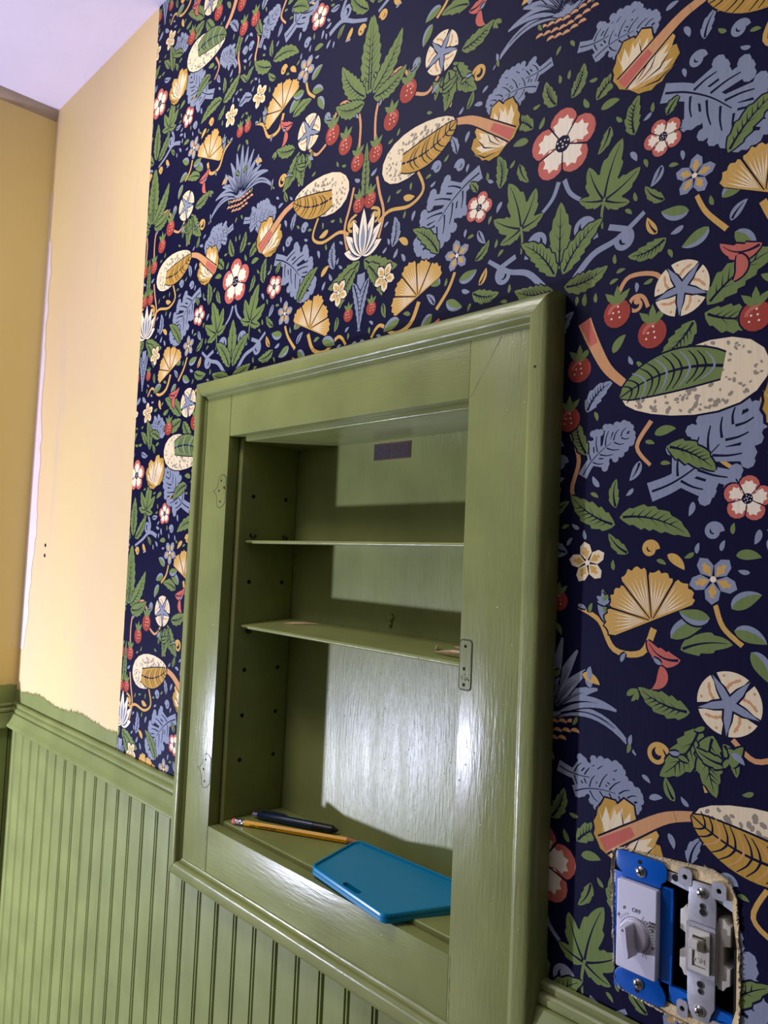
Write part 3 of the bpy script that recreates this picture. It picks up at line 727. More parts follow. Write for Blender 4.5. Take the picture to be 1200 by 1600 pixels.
# ------------------------------------------------------------------ the built-in cabinet
cab = empty('wall_cabinet', (-0.69, 0.0, -0.3635), 'green painted recessed wall cabinet without its door, set in the papered wall', 'cabinet')
def part(name, bm, mats, smooth=False, label=None, kind=None, parent=None):
    o = obj(name, bm, mats, smooth=smooth, label=label, kind=kind)
    if parent is None: under(cab, o)
    else: o.parent = parent
    return o
YS, YM = -0.0150, -0.0246
MPROF = [(0.0, 0.0), (0.0, -0.0125), (0.0007, -0.0165), (0.0025, -0.0203), (0.0052, -0.0226), (0.0085, -0.0236), (0.0130, -0.0242), (0.0172, -0.0246),
         (0.0188, -0.0245), (0.0203, -0.0239), (0.0216, -0.0229), (0.0225, -0.0216), (0.0230, -0.0200), (0.0232, -0.0186), (0.0236, -0.0174), (0.0245, -0.0166), (0.0258, -0.0161), (0.0270, -0.0160), (0.0275, -0.0155), (0.0276, -0.0148)]
X0, X1, Z0, Z1 = -0.9920, -0.3830, -0.4500, 0.2425
def moulding(side):
    bm = bmesh.new(); n = 26; cols = []
    for i in range(n+1):
        t = i/n; row = []
        for d, y in MPROF:
            if side == 'top': p = (X0+d+(X1-X0-2*d)*t, y, Z1-d)
            if side == 'bottom': p = (X0+d+(X1-X0-2*d)*t, y, Z0+d)
            if side == 'left': p = (X0+d*0.94, y, Z0+d+(Z1-Z0-2*d)*t)
            if side == 'right': p = (X1-d, y, Z0+d+(Z1-Z0-2*d)*t)
            row.append(bm.verts.new(p))
        cols.append(row)
    for a_, b_ in zip(cols, cols[1:]):
        for k in range(len(MPROF)-1): bm.faces.new((a_[k], b_[k], b_[k+1], a_[k+1]))
    bm.faces.new(cols[0]); bm.faces.new(cols[-1][::-1])
    bmesh.ops.recalc_face_normals(bm, faces=bm.faces[:])
    return bm
for side in ('top', 'bottom', 'left', 'right'):
    o = part('moulding', moulding(side), 'green_x' if side in ('top', 'bottom') else 'green_z', smooth=True); wavy(o, 0.0005, 12)
def flat(x0, x1, z0, z1, nx, nz, y0=YS, y1=0.0015, bev=0.0011):
    bm = bmesh.new(); box(bm, x0, x1, y0, y1, z0, z1, bev, 2)
    return bm
o = part('stile', flat(-0.968, OX0, -0.426, 0.219, 2, 20), 'green_z', smooth=True)
stile_l = o
stile_r = part('stile', flat(OX1, -0.408, -0.426, 0.219, 2, 20), 'green_z', smooth=True)
part('rail', flat(OX0+0.0002, OX1-0.0002, OZ1, 0.219, 12, 2, YS+0.0003), 'green_x', smooth=True)
part('rail', flat(OX0+0.0002, OX1-0.0002, -0.426, OZ0, 12, 2, YS+0.0003), 'green_x', smooth=True)
# box linings (each stands a little proud of the frame's opening)
LX0, LX1, LZ0, LZ1, YB = -0.8970, -0.4875, -0.3580, 0.1520, 0.0990
for nm, (a0, a1, b0, b1), mt in (('side_panel', (-0.913, LX0, -0.372, 0.166), 'green_z'), ('side_panel', (LX1, -0.472, -0.372, 0.166), 'green_z'),
                             ('top_panel', (LX0+0.0002, LX1-0.0002, LZ1, 0.166), 'green_x'), ('bottom_panel', (LX0+0.0002, LX1-0.0002, -0.372, LZ0), 'green_x')):
    bm = bmesh.new(); box(bm, a0, a1, 0.0025, YB, b0, b1, 0.0024, 3)
    p = part(nm, bm, mt, smooth=True)
    if nm == 'side_panel':
        for z in (0.0781, 0.024 if a0 < -0.9 else 0.03, -0.0400, -0.1600, -0.2215, -0.2814):
            for y in (0.0240, 0.0795):
                hb = bmesh.new(); s = 1 if a0 < -0.9 else -1; xx = (LX0 if s == 1 else LX1)
                tube(hb, [(xx-0.003*s, y, z), (xx+0.00035*s, y, z)], 0.0030, 10)
                h = obj('peg_hole', hb, 'dark', p)
bm = bmesh.new(); box(bm, -0.913, -0.472, YB, 0.109, -0.372, 0.166); part('back_panel', bm, 'green_back')
# shelves: thin boards with rounded front edges, tipped slightly forward
def shelf(zfl, zfr, zb, yf=0.0140, th=0.0042):
    bm = bmesh.new(); n = 20; cols = []
    for i in range(n+1):
        t = i/n; x = LX0+0.0006+(LX1-LX0-0.0012)*t; zf = zfl+(zfr-zfl)*t; zz = zb+(zfr-zfl)*t
        prof = [(YB-0.0005, th/2), (yf+0.003, th/2)] + [(yf+0.0022-0.0022*sin(radians(a)), th/2*cos(radians(a))*1.12) for a in (20, 50, 90, 130, 160)] + [(yf+0.003, -th/2), (YB-0.0005, -th/2)]
        cols.append([bm.verts.new((x, y, z + zf+(zz-zf)*(y-yf)/(YB-yf))) for y, z in prof])
    for a_, b_ in zip(cols, cols[1:]):
        for k in range(len(cols[0])): bm.faces.new((a_[k], b_[k], b_[(k+1) % len(a_)], a_[(k+1) % len(a_)]))
    bm.faces.new(cols[0]); bm.faces.new(cols[-1][::-1]); bmesh.ops.recalc_face_normals(bm, faces=bm.faces[:])
    return part('shelf', bm, 'green_x', smooth=True)
sh1 = shelf(0.0148, 0.0172, 0.0168); sh2 = shelf(-0.1005, -0.1025, -0.0935)
# shelf pins under and beside the shelves on the left
for y, z in ((0.026, 0.0235), (0.026, -0.1075), (0.080, 0.0225)):
    bm = bmesh.new(); tube(bm, [(LX0-0.001, y, z), (LX0+0.006, y, z)], [0.0034, 0.0028], 8); part('shelf_pin', bm, 'crack')
# painted-over outlines of old hinges and strike plate
def scar(name, pts, holes, parent_side, w=0.0007):
    bm = bmesh.new(); n = len(pts)
    cx = sum(p[0] for p in pts)/n; cz = sum(p[1] for p in pts)/n
    random.seed(len(pts)); inner = [(cx+(x-cx)*(1-w/0.009*random.uniform(.5, 1.3)), cz+(z-cz)*(1-w/0.02*random.uniform(.5, 1.3))) for x, z in pts]
    ring(bm, pts, inner, YS-0.00025, YS+0.0005)
    o = part(name, bm, 'crack')
    for x, z, r in holes:
        hb = bmesh.new(); prism(hb, circle(x, z, r, 10), YS-0.0003, YS+0.0005); obj('screw_hole', hb, 'dark', o)
    return o
def hinge_pts(cz, flip):
    P = [(-0.906, 0.018), (-0.9115, 0.0215), (-0.9185, 0.0225), (-0.9235, 0.019), (-0.9262, 0.012), (-0.9278, 0.006), (-0.9320, 0.0028), (-0.9385, -0.0002), (-0.9320, -0.0040), (-0.9290, -0.008),
         (-0.9280, -0.015), (-0.9268, -0.021), (-0.9225, -0.0240), (-0.9165, -0.0235), (-0.9110, -0.0205), (-0.9062, -0.016), (-0.9062, 0.000)]
    return [(x, cz+z) for x, z in P]
scar('hinge_recess', hinge_pts(0.0835, 0), [(-0.9190, 0.0975, 0.0015), (-0.9235, 0.0835, 0.0015), (-0.9195, 0.0685, 0.0015), (-0.9110, 0.0880, 0.0016), (-0.9100, 0.0866, 0.0014)], -1)
scar('hinge_recess', hinge_pts(-0.2935, 0), [(-0.9190, -0.2800, 0.0015), (-0.9235, -0.2935, 0.0015), (-0.9195, -0.3085, 0.0015)], -1)
bm = bmesh.new(); ring(bm, rrect(-0.4795, -0.4640, -0.1200, -0.0725, 0.0035), rrect(-0.4787, -0.4648, -0.1193, -0.0733, 0.0030), YS-0.0004, YS+0.0005)
st = part('strike_recess', bm, 'crack')
bm = bmesh.new(); prism(bm, rrect(-0.4787, -0.4650, -0.1190, -0.0735, 0.0030), YS-0.0006, YS+0.0003, bev=0.0003)
pl = obj('strike_plate', bm, 'green_z', st, label='strike plate painted over in green')
for x, z in ((-0.4722, -0.0790), (-0.4730, -0.1000), (-0.4728, -0.1148)):
    bm = bmesh.new(); prism(bm, circle(x, z, 0.0016, 10), YS-0.0008, YS); obj('screw_hole', bm, 'dark', st)
random.seed(9); bm = bmesh.new()
for k in range(26):
    x, z = random.uniform(-0.4772, -0.4662), -0.1075+random.uniform(-.0028, .0028); r = random.uniform(.0002, .0005)
    prism(bm, circle(x, z, r, 5), YS-0.0009, YS)
obj('worn_marks', bm, 'dark', st, kind='stuff')
# frame nail hole, joint lines between stiles and rails
bm = bmesh.new(); prism(bm, circle(-0.397, 0.1745, 0.0010, 8), -0.0249, -0.02); part('nail_hole', bm, 'dark')
for (xa, za, xb, zb) in ((-0.907, -0.364, -0.9072, -0.424), (-0.4775, -0.3645, -0.4772, -0.424), (-0.4775, 0.159, -0.442, 0.212)):
    bm = bmesh.new(); pts = []
    n = 14
    for i in range(n+1):
        t = i/n; pts.append((xa+(xb-xa)*t+random.uniform(-.0003, .0003), za+(zb-za)*t, 0.00016*random.uniform(.3, 1.4)))
    A = [bm.verts.new((x-wd, YS-0.0002, z)) for x, z, wd in pts]; B = [bm.verts.new((x+wd, YS-0.0002, z)) for x, z, wd in pts]
    for i in range(n): bm.faces.new((A[i], B[i], B[i+1], A[i+1]))
    part('hairline_crack', bm, 'crack')
# sticker left unpainted on the back
bm = bmesh.new(); box(bm, -0.7350, -0.6680, YB-0.0008, YB, 0.1268, 0.1478); stick = part('label_sticker', bm, 'sticker_edge', label='small faded dark sticker left on the back panel')
bm = bmesh.new(); box(bm, -0.7330, -0.7045, YB-0.0011, YB, 0.1276, 0.1462); box(bm, -0.7015, -0.6705, YB-0.0011, YB, 0.1282, 0.1455); obj('sticker_face', bm, 'sticker', stick)
def text_mesh(name, s, size, mat, parent, mtx, depth=0.0002, kind=None, bold=0.0):
    cu = bpy.data.curves.new(name, 'FONT'); cu.body = s; cu.size = size; cu.extrude = depth; cu.align_x = 'CENTER'; cu.align_y = 'CENTER'; cu.offset = bold
    t = bpy.data.objects.new(name, cu); C.objects.link(t)
    dg = bpy.context.evaluated_depsgraph_get(); me = bpy.data.meshes.new_from_object(t.evaluated_get(dg)); bpy.data.objects.remove(t)
    me.materials.clear(); me.materials.append(M[mat]); me.transform(mtx)
    o = bpy.data.objects.new(name, me); C.objects.link(o); o.parent = parent
    return o
FRONT = lambda x, y, z, rot=0, sx=1: Matrix.Translation((x, y, z)) @ Matrix.Rotation(rot, 4, 'Y') @ Matrix.Rotation(pi/2, 4, 'X') @ Matrix.Scale(sx, 4, (1, 0, 0))
text_mesh('lettering', 'CENTURY', 0.0062, 'sticker_ink', stick, FRONT(-0.687, YB-0.0012, 0.1352, 0, 0.95))
# lump of an old hook painted over
bm = bmesh.new()
for k, (dx, dz, r) in enumerate(((0, 0, .0042), (.0035, .002, .003), (-.003, .001, .0032), (.001, -.006, .003), (.0015, .005, .0026), (-.0045, .0015, .002), (.0005, -.0085, .0022))):
    mm = Matrix.Translation((-0.6915+dx, YB-0.0015, -0.0745+dz)) @ Matrix.Diagonal((1, 0.8, 1, 1)); bmesh.ops.create_icosphere(bm, subdivisions=2, radius=r, matrix=mm)
hk = part('painted_hook', bm, 'green_z', smooth=True, label='lumpy painted-over hook on the back panel'); wavy(hk, 0.0009, 260)

# ------------------------------------------------------------------ things in the cabinet
FZ = LZ0
# pencil
def along(p, q): 
    p, q = Vector(p), Vector(q); return p, q, (q-p).normalized()
p, q, d = along((-0.8790, 0.0060, FZ+0.0041), (-0.7100, 0.0935, FZ+0.0043))
pen_e = empty('pencil', p, 'yellow hexagonal pencil with a pink eraser lying on the cabinet floor', 'pencil')
L = (q-p).length
def seg(name, a_, b_, ra, rb, mat, n=16, par=pen_e, P=p, D=d, sm=True, extra=None):
    bm = bmesh.new(); st_ = [(0, ra), (1, rb)] if extra is None else extra
    tube(bm, [P+D*(a_+(b_-a_)*t)-P for t, _ in st_], [r for _, r in st_], n); return obj(name, bm, mat, par, smooth=sm)
seg('eraser', 0.0, 0.006, 0, 0, 'eraser', extra=[(0, .0022), (.1, .0031), (.3, .0035), (1, .0035)])
seg('ferrule', 0.0055, 0.0185, 0, 0, 'ferrule', extra=[(0, .0036), (.1, .0037), (.14, .0034), (.2, .0037), (.3, .0034), (.36, .0037), (.62, .0037), (.68, .0034), (.75, .0037), (.8, .0034), (.88, .0037), (1, .0037)])
body = seg('barrel', 0.018, L-0.027, 0.0039, 0.0039, 'pencil', n=6, sm=False)
seg('wood_cone', L-0.0275, L-0.005, 0.0036, 0.0011, 'wood')
seg('lead', L-0.0052, L, 0.0010, 0.0003, 'graphite', n=8)
# short dark imprint on the barrel's facing side
bm = bmesh.new(); random.seed(2); side = Vector((d.y, -d.x, 0)).normalized(); pos = 0.028
while pos < 0.064:
    wd = random.uniform(.0006, .0016)
    if not 0.034 < pos < 0.040:
        c = d*pos + side*0.00352 + Vector((0, 0, 0)); h = random.uniform(.0008, .0011)
        vs4 = [bm.verts.new(c + d*a_ + Vector((0, 0, b_))) for a_, b_ in ((0, -h), (wd, -h), (wd, h), (0, h))]; bm.faces.new(vs4)
    pos += wd+0.0006
obj('imprint', bm, 'graphite', pen_e, kind='stuff')
# pen
P2, Q2, D2 = along((-0.8815, 0.0400, FZ+0.0058), (-0.7640, 0.0915, FZ+0.0058))
penn = empty('ballpoint_pen', P2, 'dark blue retractable pen with clip lying behind the yellow pencil', 'pen'); L2 = (Q2-P2).length
kw = dict(par=penn, P=P2, D=D2)
seg('push_button', 0, 0.009, .0022, .0026, 'pen_button', **kw)
seg('barrel', 0.008, L2-0.036, 0, 0, 'pen', extra=[(0, .0036), (.03, .0050), (.5, .0054), (1, .0054)], **kw)
seg('grip', L2-0.036, L2-0.008, 0, 0, 'pen_black', extra=[(i/14, .0054 if i % 2 else .0050) for i in range(15)], **kw)
seg('tip', L2-0.008, L2, 0, 0, 'pen_black', extra=[(0, .0046), (.5, .003), (1, .0008)], **kw)
bm = bmesh.new(); s2 = Vector((-D2.y, D2.x, 0)); up = Vector((0, 0, 1))
path = [(0.010, .0050), (0.012, .0085), (0.030, .0088), (0.046, .0082), (0.052, .0060)]
tube(bm, [D2*a_+s2*(h*0.8)+up*h*0.5 for a_, h in path], [.0012, .0019, .0018, .0016, .0010], 8); obj('clip', bm, 'pen_black', penn, smooth=True)

# turquoise trapezoid board with rim and hanging slot
A_, B_, Cc, D_ = (-0.6965, -0.0068), (-0.7170, 0.0820), (-0.5560, -0.0260), (-0.5000, 0.0880)
ZT = FZ+0.0100
def round_poly(P, r, n=6):
    out = []
    for i, p_ in enumerate(P):
        a_ = Vector(P[i-1]); c_ = Vector(P[(i+1) % len(P)]); b_ = Vector(p_)
        u = (a_-b_).normalized(); v = (c_-b_).normalized(); ang = u.angle(v); t = r/math.tan(ang/2)
        s_, e_ = b_+u*t, b_+v*t; ctr_ = b_+(u+v).normalized()*(r/sin(ang/2))
        a0 = math.atan2(*(s_-ctr_).yx); a1 = math.atan2(*(e_-ctr_).yx)
        da = (a1-a0+pi) % (2*pi)-pi
        out += [(ctr_.x+r*cos(a0+da*k/n), ctr_.y+r*sin(a0+da*k/n)) for k in range(n+1)]
    return out
def shrink(P, k):
    """inset a convex outline by k metres"""
    n = len(P); out = []
    for i in range(n):
        a_, b_, c_ = Vector(P[i-1]), Vector(P[i]), Vector(P[(i+1) % n])
        d1 = (b_-a_); d2 = (c_-b_); nn = (Vector((-d1.y, d1.x)).normalized()+Vector((-d2.y, d2.x)).normalized()).normalized()
        out.append((b_.x+nn.x*k, b_.y+nn.y*k))
    return out
quad = [A_, Cc, D_, B_]
outl = round_poly(quad, 0.011)
mat_t = Matrix.Identity(4)
tr = empty('trapezoid_board', ((-0.6147), 0.03, FZ), 'turquoise blue plastic smoothing board with raised rim lying on the cabinet floor', 'board')
bm = bmesh.new()
levels = [(0.0012, -0.0085), (0.0, -0.0070), (0.0, -0.0038), (0.0007, -0.0034), (0.0007, -0.0028), (0.0, -0.0024), (0.0, 0.0002), (0.0006, 0.0012), (0.0018, 0.0016), (0.0028, 0.0010), (0.0034, -0.0012)]
rings = [[bm.verts.new((x, y, ZT+z)) for x, y in (shrink(outl, k) if k else outl)] for k, z in levels]
for a_, b_ in zip(rings, rings[1:]):
    for k in range(len(a_)): bm.faces.new((a_[k], a_[(k+1) % len(a_)], b_[(k+1) % len(a_)], b_[k]))
bm.faces.new(rings[0][::-1])
# top plate with slot: bridge polygon fill
sa, sb = Vector((-0.6380, -0.0045)), Vector((-0.6140, -0.0075))
sd = (sb-sa).normalized(); sn = Vector((-sd.y, sd.x)); hw = 0.0034; slot = []
for k in range(7): t = pi/2+pi*k/6; slot.append(sa+sd*cos(t)*hw+sn*sin(t)*hw)
for k in range(7): t = -pi/2+pi*k/6; slot.append(sb+sd*cos(t)*hw+sn*sin(t)*hw)
zt = ZT-0.0012
sv = [bm.verts.new((s.x, s.y, zt)) for s in slot]; sv2 = [bm.verts.new((s.x, s.y, zt-0.006)) for s in slot]
for k in range(len(sv)): 
    j = (k+1) % len(sv); bm.faces.new((sv[k], sv2[k], sv2[j], sv[j]))
inner = rings[-1]; tris = tessellate_polygon([[v.co for v in inner], [v.co for v in sv]]); allv = inner+sv
for t in tris:
    try: bm.faces.new([allv[i] for i in t])
    except ValueError: pass
bm.faces.new(sv2).material_index = 1
bmesh.ops.recalc_face_normals(bm, faces=bm.faces[:])
for v in bm.verts: v.co.z -= 0.0046*max(0, min(1, (0.085-v.co.y)/0.095))     # front edge rests on the frame rail
trb = obj('board_body', bm, ['blue_plastic', 'dark'], smooth=True); under(tr, trb)

# broken matchsticks on the middle shelf
def zs2(x, y): return -0.1005-0.002*(x-LX0)/(LX1-LX0)+0.007*(y-0.014)/(YB-0.014)+0.0021
def splinter(name, label, a_, b_, r, lift=(0, 0), cat='splinter', group=None):
    pa = Vector((a_[0], a_[1], zs2(*a_)+r*0.8+lift[0])); pb = Vector((b_[0], b_[1], zs2(*b_)+r*0.8+lift[1])); mid = (pa+pb)/2+Vector((0.001, -0.001, 0.0004))
    bm = bmesh.new(); tube(bm, [pa-pa, (pa*0.7+pb*0.3)-pa, mid-pa, (pb*0.8+pa*0.2)-pa, pb-pa], [r*.25, r*.9, r, r*.8, r*.2], 6)
    o = obj(name, bm, 'match', smooth=False); o.location = pa; o['label'] = label; o['category'] = cat
    if group: o['group'] = group
    return o
G2 = 'wood splinters on the middle shelf'
splinter('wood_splinter', 'longer pale wood splinter at the left end of the middle shelf', (-0.860, 0.060), (-0.812, 0.083), 0.0016, group=G2)
splinter('wood_splinter', 'shorter wood splinter touching the longer one at the left end of the middle shelf', (-0.852, 0.053), (-0.828, 0.072), 0.0013, group=G2)
splinter('wood_splinter', 'long tan wood splinter at the right end of the middle shelf pointing left', (-0.556, 0.034), (-0.495, 0.030), 0.0026, (0, 0.0060), group=G2)
splinter('wood_splinter', 'pale split splinter leaning up at the right end of the middle shelf', (-0.556, 0.066), (-0.498, 0.036), 0.0022, (0.0015, 0.0050), group=G2)
splinter('wood_splinter', 'tiny bent splinter left of the others at the right end of the middle shelf', (-0.566, 0.046), (-0.573, 0.058), 0.0016, (0.0, 0.0030), group=G2)

# ------------------------------------------------------------------ switches
def S(x, z): return (SX+x/1000, SZ+z/1000)
def SP(L_): return [S(*p_) for p_ in L_]
db = empty('switch_box', (SX+0.025, 0.0, SZ-0.047), 'blue plastic two-gang electrical box sunk in the papered wall', 'box')
bm = bmesh.new(); t = 0.0018
x0, x1, z0, z1 = SX-0.0222, SX+0.0732, SZ-0.0465, SZ+0.0495
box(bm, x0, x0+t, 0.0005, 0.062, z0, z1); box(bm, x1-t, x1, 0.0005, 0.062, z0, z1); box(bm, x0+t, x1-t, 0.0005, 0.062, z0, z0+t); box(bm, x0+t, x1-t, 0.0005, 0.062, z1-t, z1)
under(db, obj('box_shell', bm, 'dark'))  # blue plastic walls coloured near-black for the shade inside the box
bm = bmesh.new(); box(bm, x0+t, x1-t, 0.060, 0.062, z0+t, z1-t); under(db, obj('box_back', bm, 'dark'))  # near-black as well: shade of the box interior put into its colour
bm = bmesh.new(); prism(bm, SP([(24, -34), (71, -37), (72, -46), (60, -46.4), (30, -46.4), (24, -45)]), 0.0002, 0.004, bev=0.0005); under(db, obj('box_flange', bm, 'box_blue'))
bm = bmesh.new(); prism(bm, SP([(19, 48.5), (19, 41.5), (39, 38.5), (56, 40), (72, 34), (72, 42), (66, 48.5)]), 0.0002, 0.004, bev=0.0005); under(db, obj('box_flange', bm, 'paint_white', label='box flange smeared with white plaster'))
for (x, z, r) in ((27.5, 45.5, 2.6),):
    bm = bmesh.new(); prism(bm, circle(*S(x, z), r/1000, 12), -0.0003, 0.001); under(db, obj('flange_hole', bm, 'dark'))
bm = bmesh.new(); tube(bm, [(SX+0.036, 0.05, SZ-0.030), (SX+0.0365, 0.035, SZ-0.028), (SX+0.037, 0.03, SZ-0.036), (SX+0.036, 0.025, SZ-0.045)], 0.0014, 8)
under(db, obj('ground_wire', bm, simple('green wire', srgb(20, 110, 60), .4), smooth=True, label='green ground wire'))

def screw(parent, x, z, y, r=0.0042):
    bm = bmesh.new(); cx, cz = S(x, z)
    pts = [(1, 0), (.97, .0009), (.8, .0016), (.5, .0021), (0.0, .0023)]; n = 16; prev = None
    for rr, h in pts[:-1]:
        rg = [bm.verts.new((cx+r*rr*cos(2*pi*k/n), y-h, cz+r*rr*sin(2*pi*k/n))) for k in range(n)]
        if prev:
            for k in range(n): bm.faces.new((prev[k], prev[(k+1) % n], rg[(k+1) % n], rg[k]))
        prev = rg
    bm.faces.new(prev); bmesh.ops.recalc_face_normals(bm, faces=bm.faces[:])
    o = under(parent, obj('screw', bm, 'screw', smooth=True))
    bm = bmesh.new(); a_ = 0.5
    for k in range(2):
        th = a_+k*pi/2; u = Vector((cos(th), 0, sin(th)))*r*0.6; v = Vector((-sin(th), 0, cos(th)))*r*0.13; c = Vector((cx, y-0.0022, cz))
        f = [c-u-v, c+u-v, c+u+v, c-u+v]; A = [bm.verts.new(q_) for q_ in f]; B = [bm.verts.new(q_-Vector((0, .00012, 0))) for q_ in f]
        bm.faces.new(B); 
        for i in range(4): bm.faces.new((A[i], A[(i+1) % 4], B[(i+1) % 4], B[i]))
    r_ = obj('screw_cross', bm, 'groove'); r_.parent = o
    return o
# timer
tm = empty('timer_switch', (SX, 0, SZ-0.05), 'white rotary timer switch on a bright blue mounting plate, left device in the box', 'timer')
YP = -0.0022
def tp(name, bm, mt, smooth=False, label=None, par=tm): 
    return under(par, obj(name, bm, mt, smooth=smooth, label=label))
bm = bmesh.new(); prism(bm, SP([(-20, 52), (-17, 54), (0, 54), (18, 54), (21, 52), (22, 49), (22, 43), (20.5, 40), (18, 38.5), (17, 34), (-15, 33), (-15, 37.5), (-18, 39), (-20, 42)]), YP, YP+0.0014, bev=0.0004); tab1 = tp('mounting_tab', bm, 'box_teal', True)
bm = bmesh.new(); prism(bm, SP([(-20, -50), (-17, -52), (0, -52.5), (18, -52.5), (22, -50), (23, -46), (22.5, -42), (20, -38), (18, -36), (17, -32), (-14, -32), (-14, -35.5), (-17, -37), (-19.5, -41)]), YP, YP+0.0014, bev=0.0004); tab2 = tp('mounting_tab', bm, 'box_teal', True)
bm = bmesh.new(); bx = S(-22, 36.5) + S(25.5, -33.5)
box(bm, bx[0], bx[2]+0.001, -0.0008, 0.0010, bx[3], bx[1], 0.0004, 2); tp('mounting_plate', bm, 'box_teal', True)
bm = bmesh.new(); box(bm, bx[0]+0.001, bx[2]-0.001, 0.0012, 0.030, bx[3]+0.001, bx[1]-0.001, 0.0006, 2); tp('timer_body', bm, 'pen', True)
bm = bmesh.new(); prism(bm, rrect(SX-0.0163, SX+0.0167, SZ-0.0333, SZ+0.0333, 0.0016), -0.0068, -0.0006, bev=0.0010, seg=3); fp = tp('faceplate', bm, 'white', True)
KC = (SX-0.0005, SZ-0.0045)
YF = -0.0068
bm = bmesh.new(); ring(bm, circle(*KC, 0.0128, 40), circle(*KC, 0.0124, 40), YF-0.00015, YF+0.0002); tp('dial_ring', bm, 'ink')
bm = bmesh.new()
for ang in [a_ for a_ in range(-56, -22, 8)] + list(range(24, 160, 8)):     # clockwise from the top
    th = radians(90-ang); u = Vector((cos(th), sin(th))); v = Vector((-u.y, u.x))*0.00016; r1 = 0.0172 if (ang in (24, 64, 104, 144)) else 0.0158
    prism(bm, [tuple(Vector(KC)+u*0.0138-v), tuple(Vector(KC)+u*r1-v), tuple(Vector(KC)+u*r1+v), tuple(Vector(KC)+u*0.0138+v)], YF-0.00015, YF+0.0002)
tp('tick_marks', bm, 'ink')
def ftext(s, x, z, size, rot=0):
    o = text_mesh('lettering', s, size, 'ink', None, FRONT(*(S(x, z)[0], YF-0.0001, S(x, z)[1]), radians(-rot)), 0.0001, bold=0.00004); under(tm, o); return o
ftext('OFF', 0.3, 13.3, 0.0042)
ftext('60', -9.6, 12.8, 0.0028, 35); ftext('50', -14.2, 6.0, 0.0028, 62)
ftext('TURN', 13.6, 8.6, 0.0021); ftext('PAST', 13.6, 6.2, 0.0021); ftext('10', 13.6, 3.6, 0.0024); ftext('20', 14.2, -9.5, 0.0024)
# knob: round skirt and a lever-shaped grip
bm = bmesh.new(); prism(bm, circle(*KC, 0.0115, 36), YF-0.0045, YF, bev=0.0012, seg=3); knob = tp('knob', bm, 'white', True)
th = radians(213.0)      # lever direction
def lever(L0, L1, w0, w1, y0, y1, dirv):
    bm = bmesh.new(); u = Vector((dirv[0], 0, dirv[1])).normalized(); v = Vector((-u.z, 0, u.x)); c = Vector((KC[0], 0, KC[1]))
    F = [(L0, -w0*.9), (L0+.002, -w0), (L1*.3, -w0*.80), (L1-.004, -w1), (L1-.001, -w1*.8), (L1, 0), (L1-.001, w1*.8), (L1-.004, w1), (L1*.3, w0*.80), (L0+.002, w0), (L0, w0*.9)]
    A = [bm.verts.new(c+u*a_+v*b_+Vector((0, y0, 0))) for a_, b_ in F]; B = [bm.verts.new(c+u*a_*0.96+v*b_*0.8+Vector((0, y1, 0))) for a_, b_ in F]
    bm.faces.new(A); bm.faces.new(B[::-1])
    for i in range(len(F)): j = (i+1) % len(F); bm.faces.new((A[i], B[i], B[j], A[j]))
    bmesh.ops.recalc_face_normals(bm, faces=bm.faces[:])
    bmesh.ops.bevel(bm, geom=bm.edges[:], offset=0.0005, segments=2, affect='EDGES')
    return bm
kg = obj('knob_grip', lever(-0.0105, 0.0135, 0.0036, 0.0032, YF-0.0035, YF-0.0165, (0.17, -0.98)), 'white', knob, smooth=True)
bm = bmesh.new(); tx, tz = KC[0]-0.0014, KC[1]+0.0072
prism(bm, [(tx-.0011, tz-.0005), (tx+.0011, tz-.0005), (tx, tz+.0014)], YF-0.0167, YF-0.0150); obj('pointer_mark', bm, 'ink', knob)
screw(tm, 1, 42, YP, 0.0043); screw(tm, 1, -42, YP, 0.0043)
for z, ty in ((49, tab1), (-47.5, tab2)):
    bm = bmesh.new(); prism(bm, circle(*S(0, z), 0.0017, 12), YP-0.0002, YP+0.0008); obj('plate_hole', bm, 'dark', tm).location = -Vector(tm.location)

# toggle switch
tg = empty('toggle_switch', (SX+0.0495, 0, SZ-0.05), 'off-white toggle switch with bare grey metal strap, right device in the box', 'switch')
TY = -0.0026
def gp(name, bm, mt, smooth=False, label=None): return under(tg, obj(name, bm, mt, smooth=smooth, label=label))
CXT = 49.3
bm = bmesh.new()
prism(bm, SP([(39.5, 46), (42.5, 49), (53, 49), (57.5, 46.5), (59.5, 37), (59.5, 19), (39, 19), (39, 37), (39.5, 40)]), TY, TY+0.0014, bev=0.0003)
strap = gp('strap', bm, 'steel', True)
bm = bmesh.new(); prism(bm, SP([(39, -15), (59.5, -15), (59.5, -36), (57, -41), (55, -48), (44, -48), (41, -43), (39.5, -36)]), TY, TY+0.0014, bev=0.0003); gp('strap', bm, 'steel', True)
def ear(cx_, cz_, w_, h_):
    bm = bmesh.new(); ring(bm, rrect(*[v for v in (S(cx_-w_/2, 0)[0], S(cx_+w_/2, 0)[0], S(0, cz_-h_/2)[1], S(0, cz_+h_/2)[1])], 0.0028), 
        [(S(cx_, 0)[0]+0.0019*cos(a_), S(0, cz_)[1]+0.0019*sin(a_)) for a_ in [radians(k_*90/5+q_*90) for q_ in range(4) for k_ in range(6)]], TY-0.0004, TY+0.0010)
    gp('strap_ear', bm, 'steel')
    bm = bmesh.new(); prism(bm, circle(*S(cx_, cz_), 0.0018, 12), TY+0.0012, TY+0.0016); gp('ear_hole', bm, 'dark')
ear(36.3, 49.5, 10.5, 12.5); ear(61.5, 47.5, 10.5, 12.5); ear(36.0, -45.0, 8.5, 12.0); ear(61.5, -48.0, 9, 9)
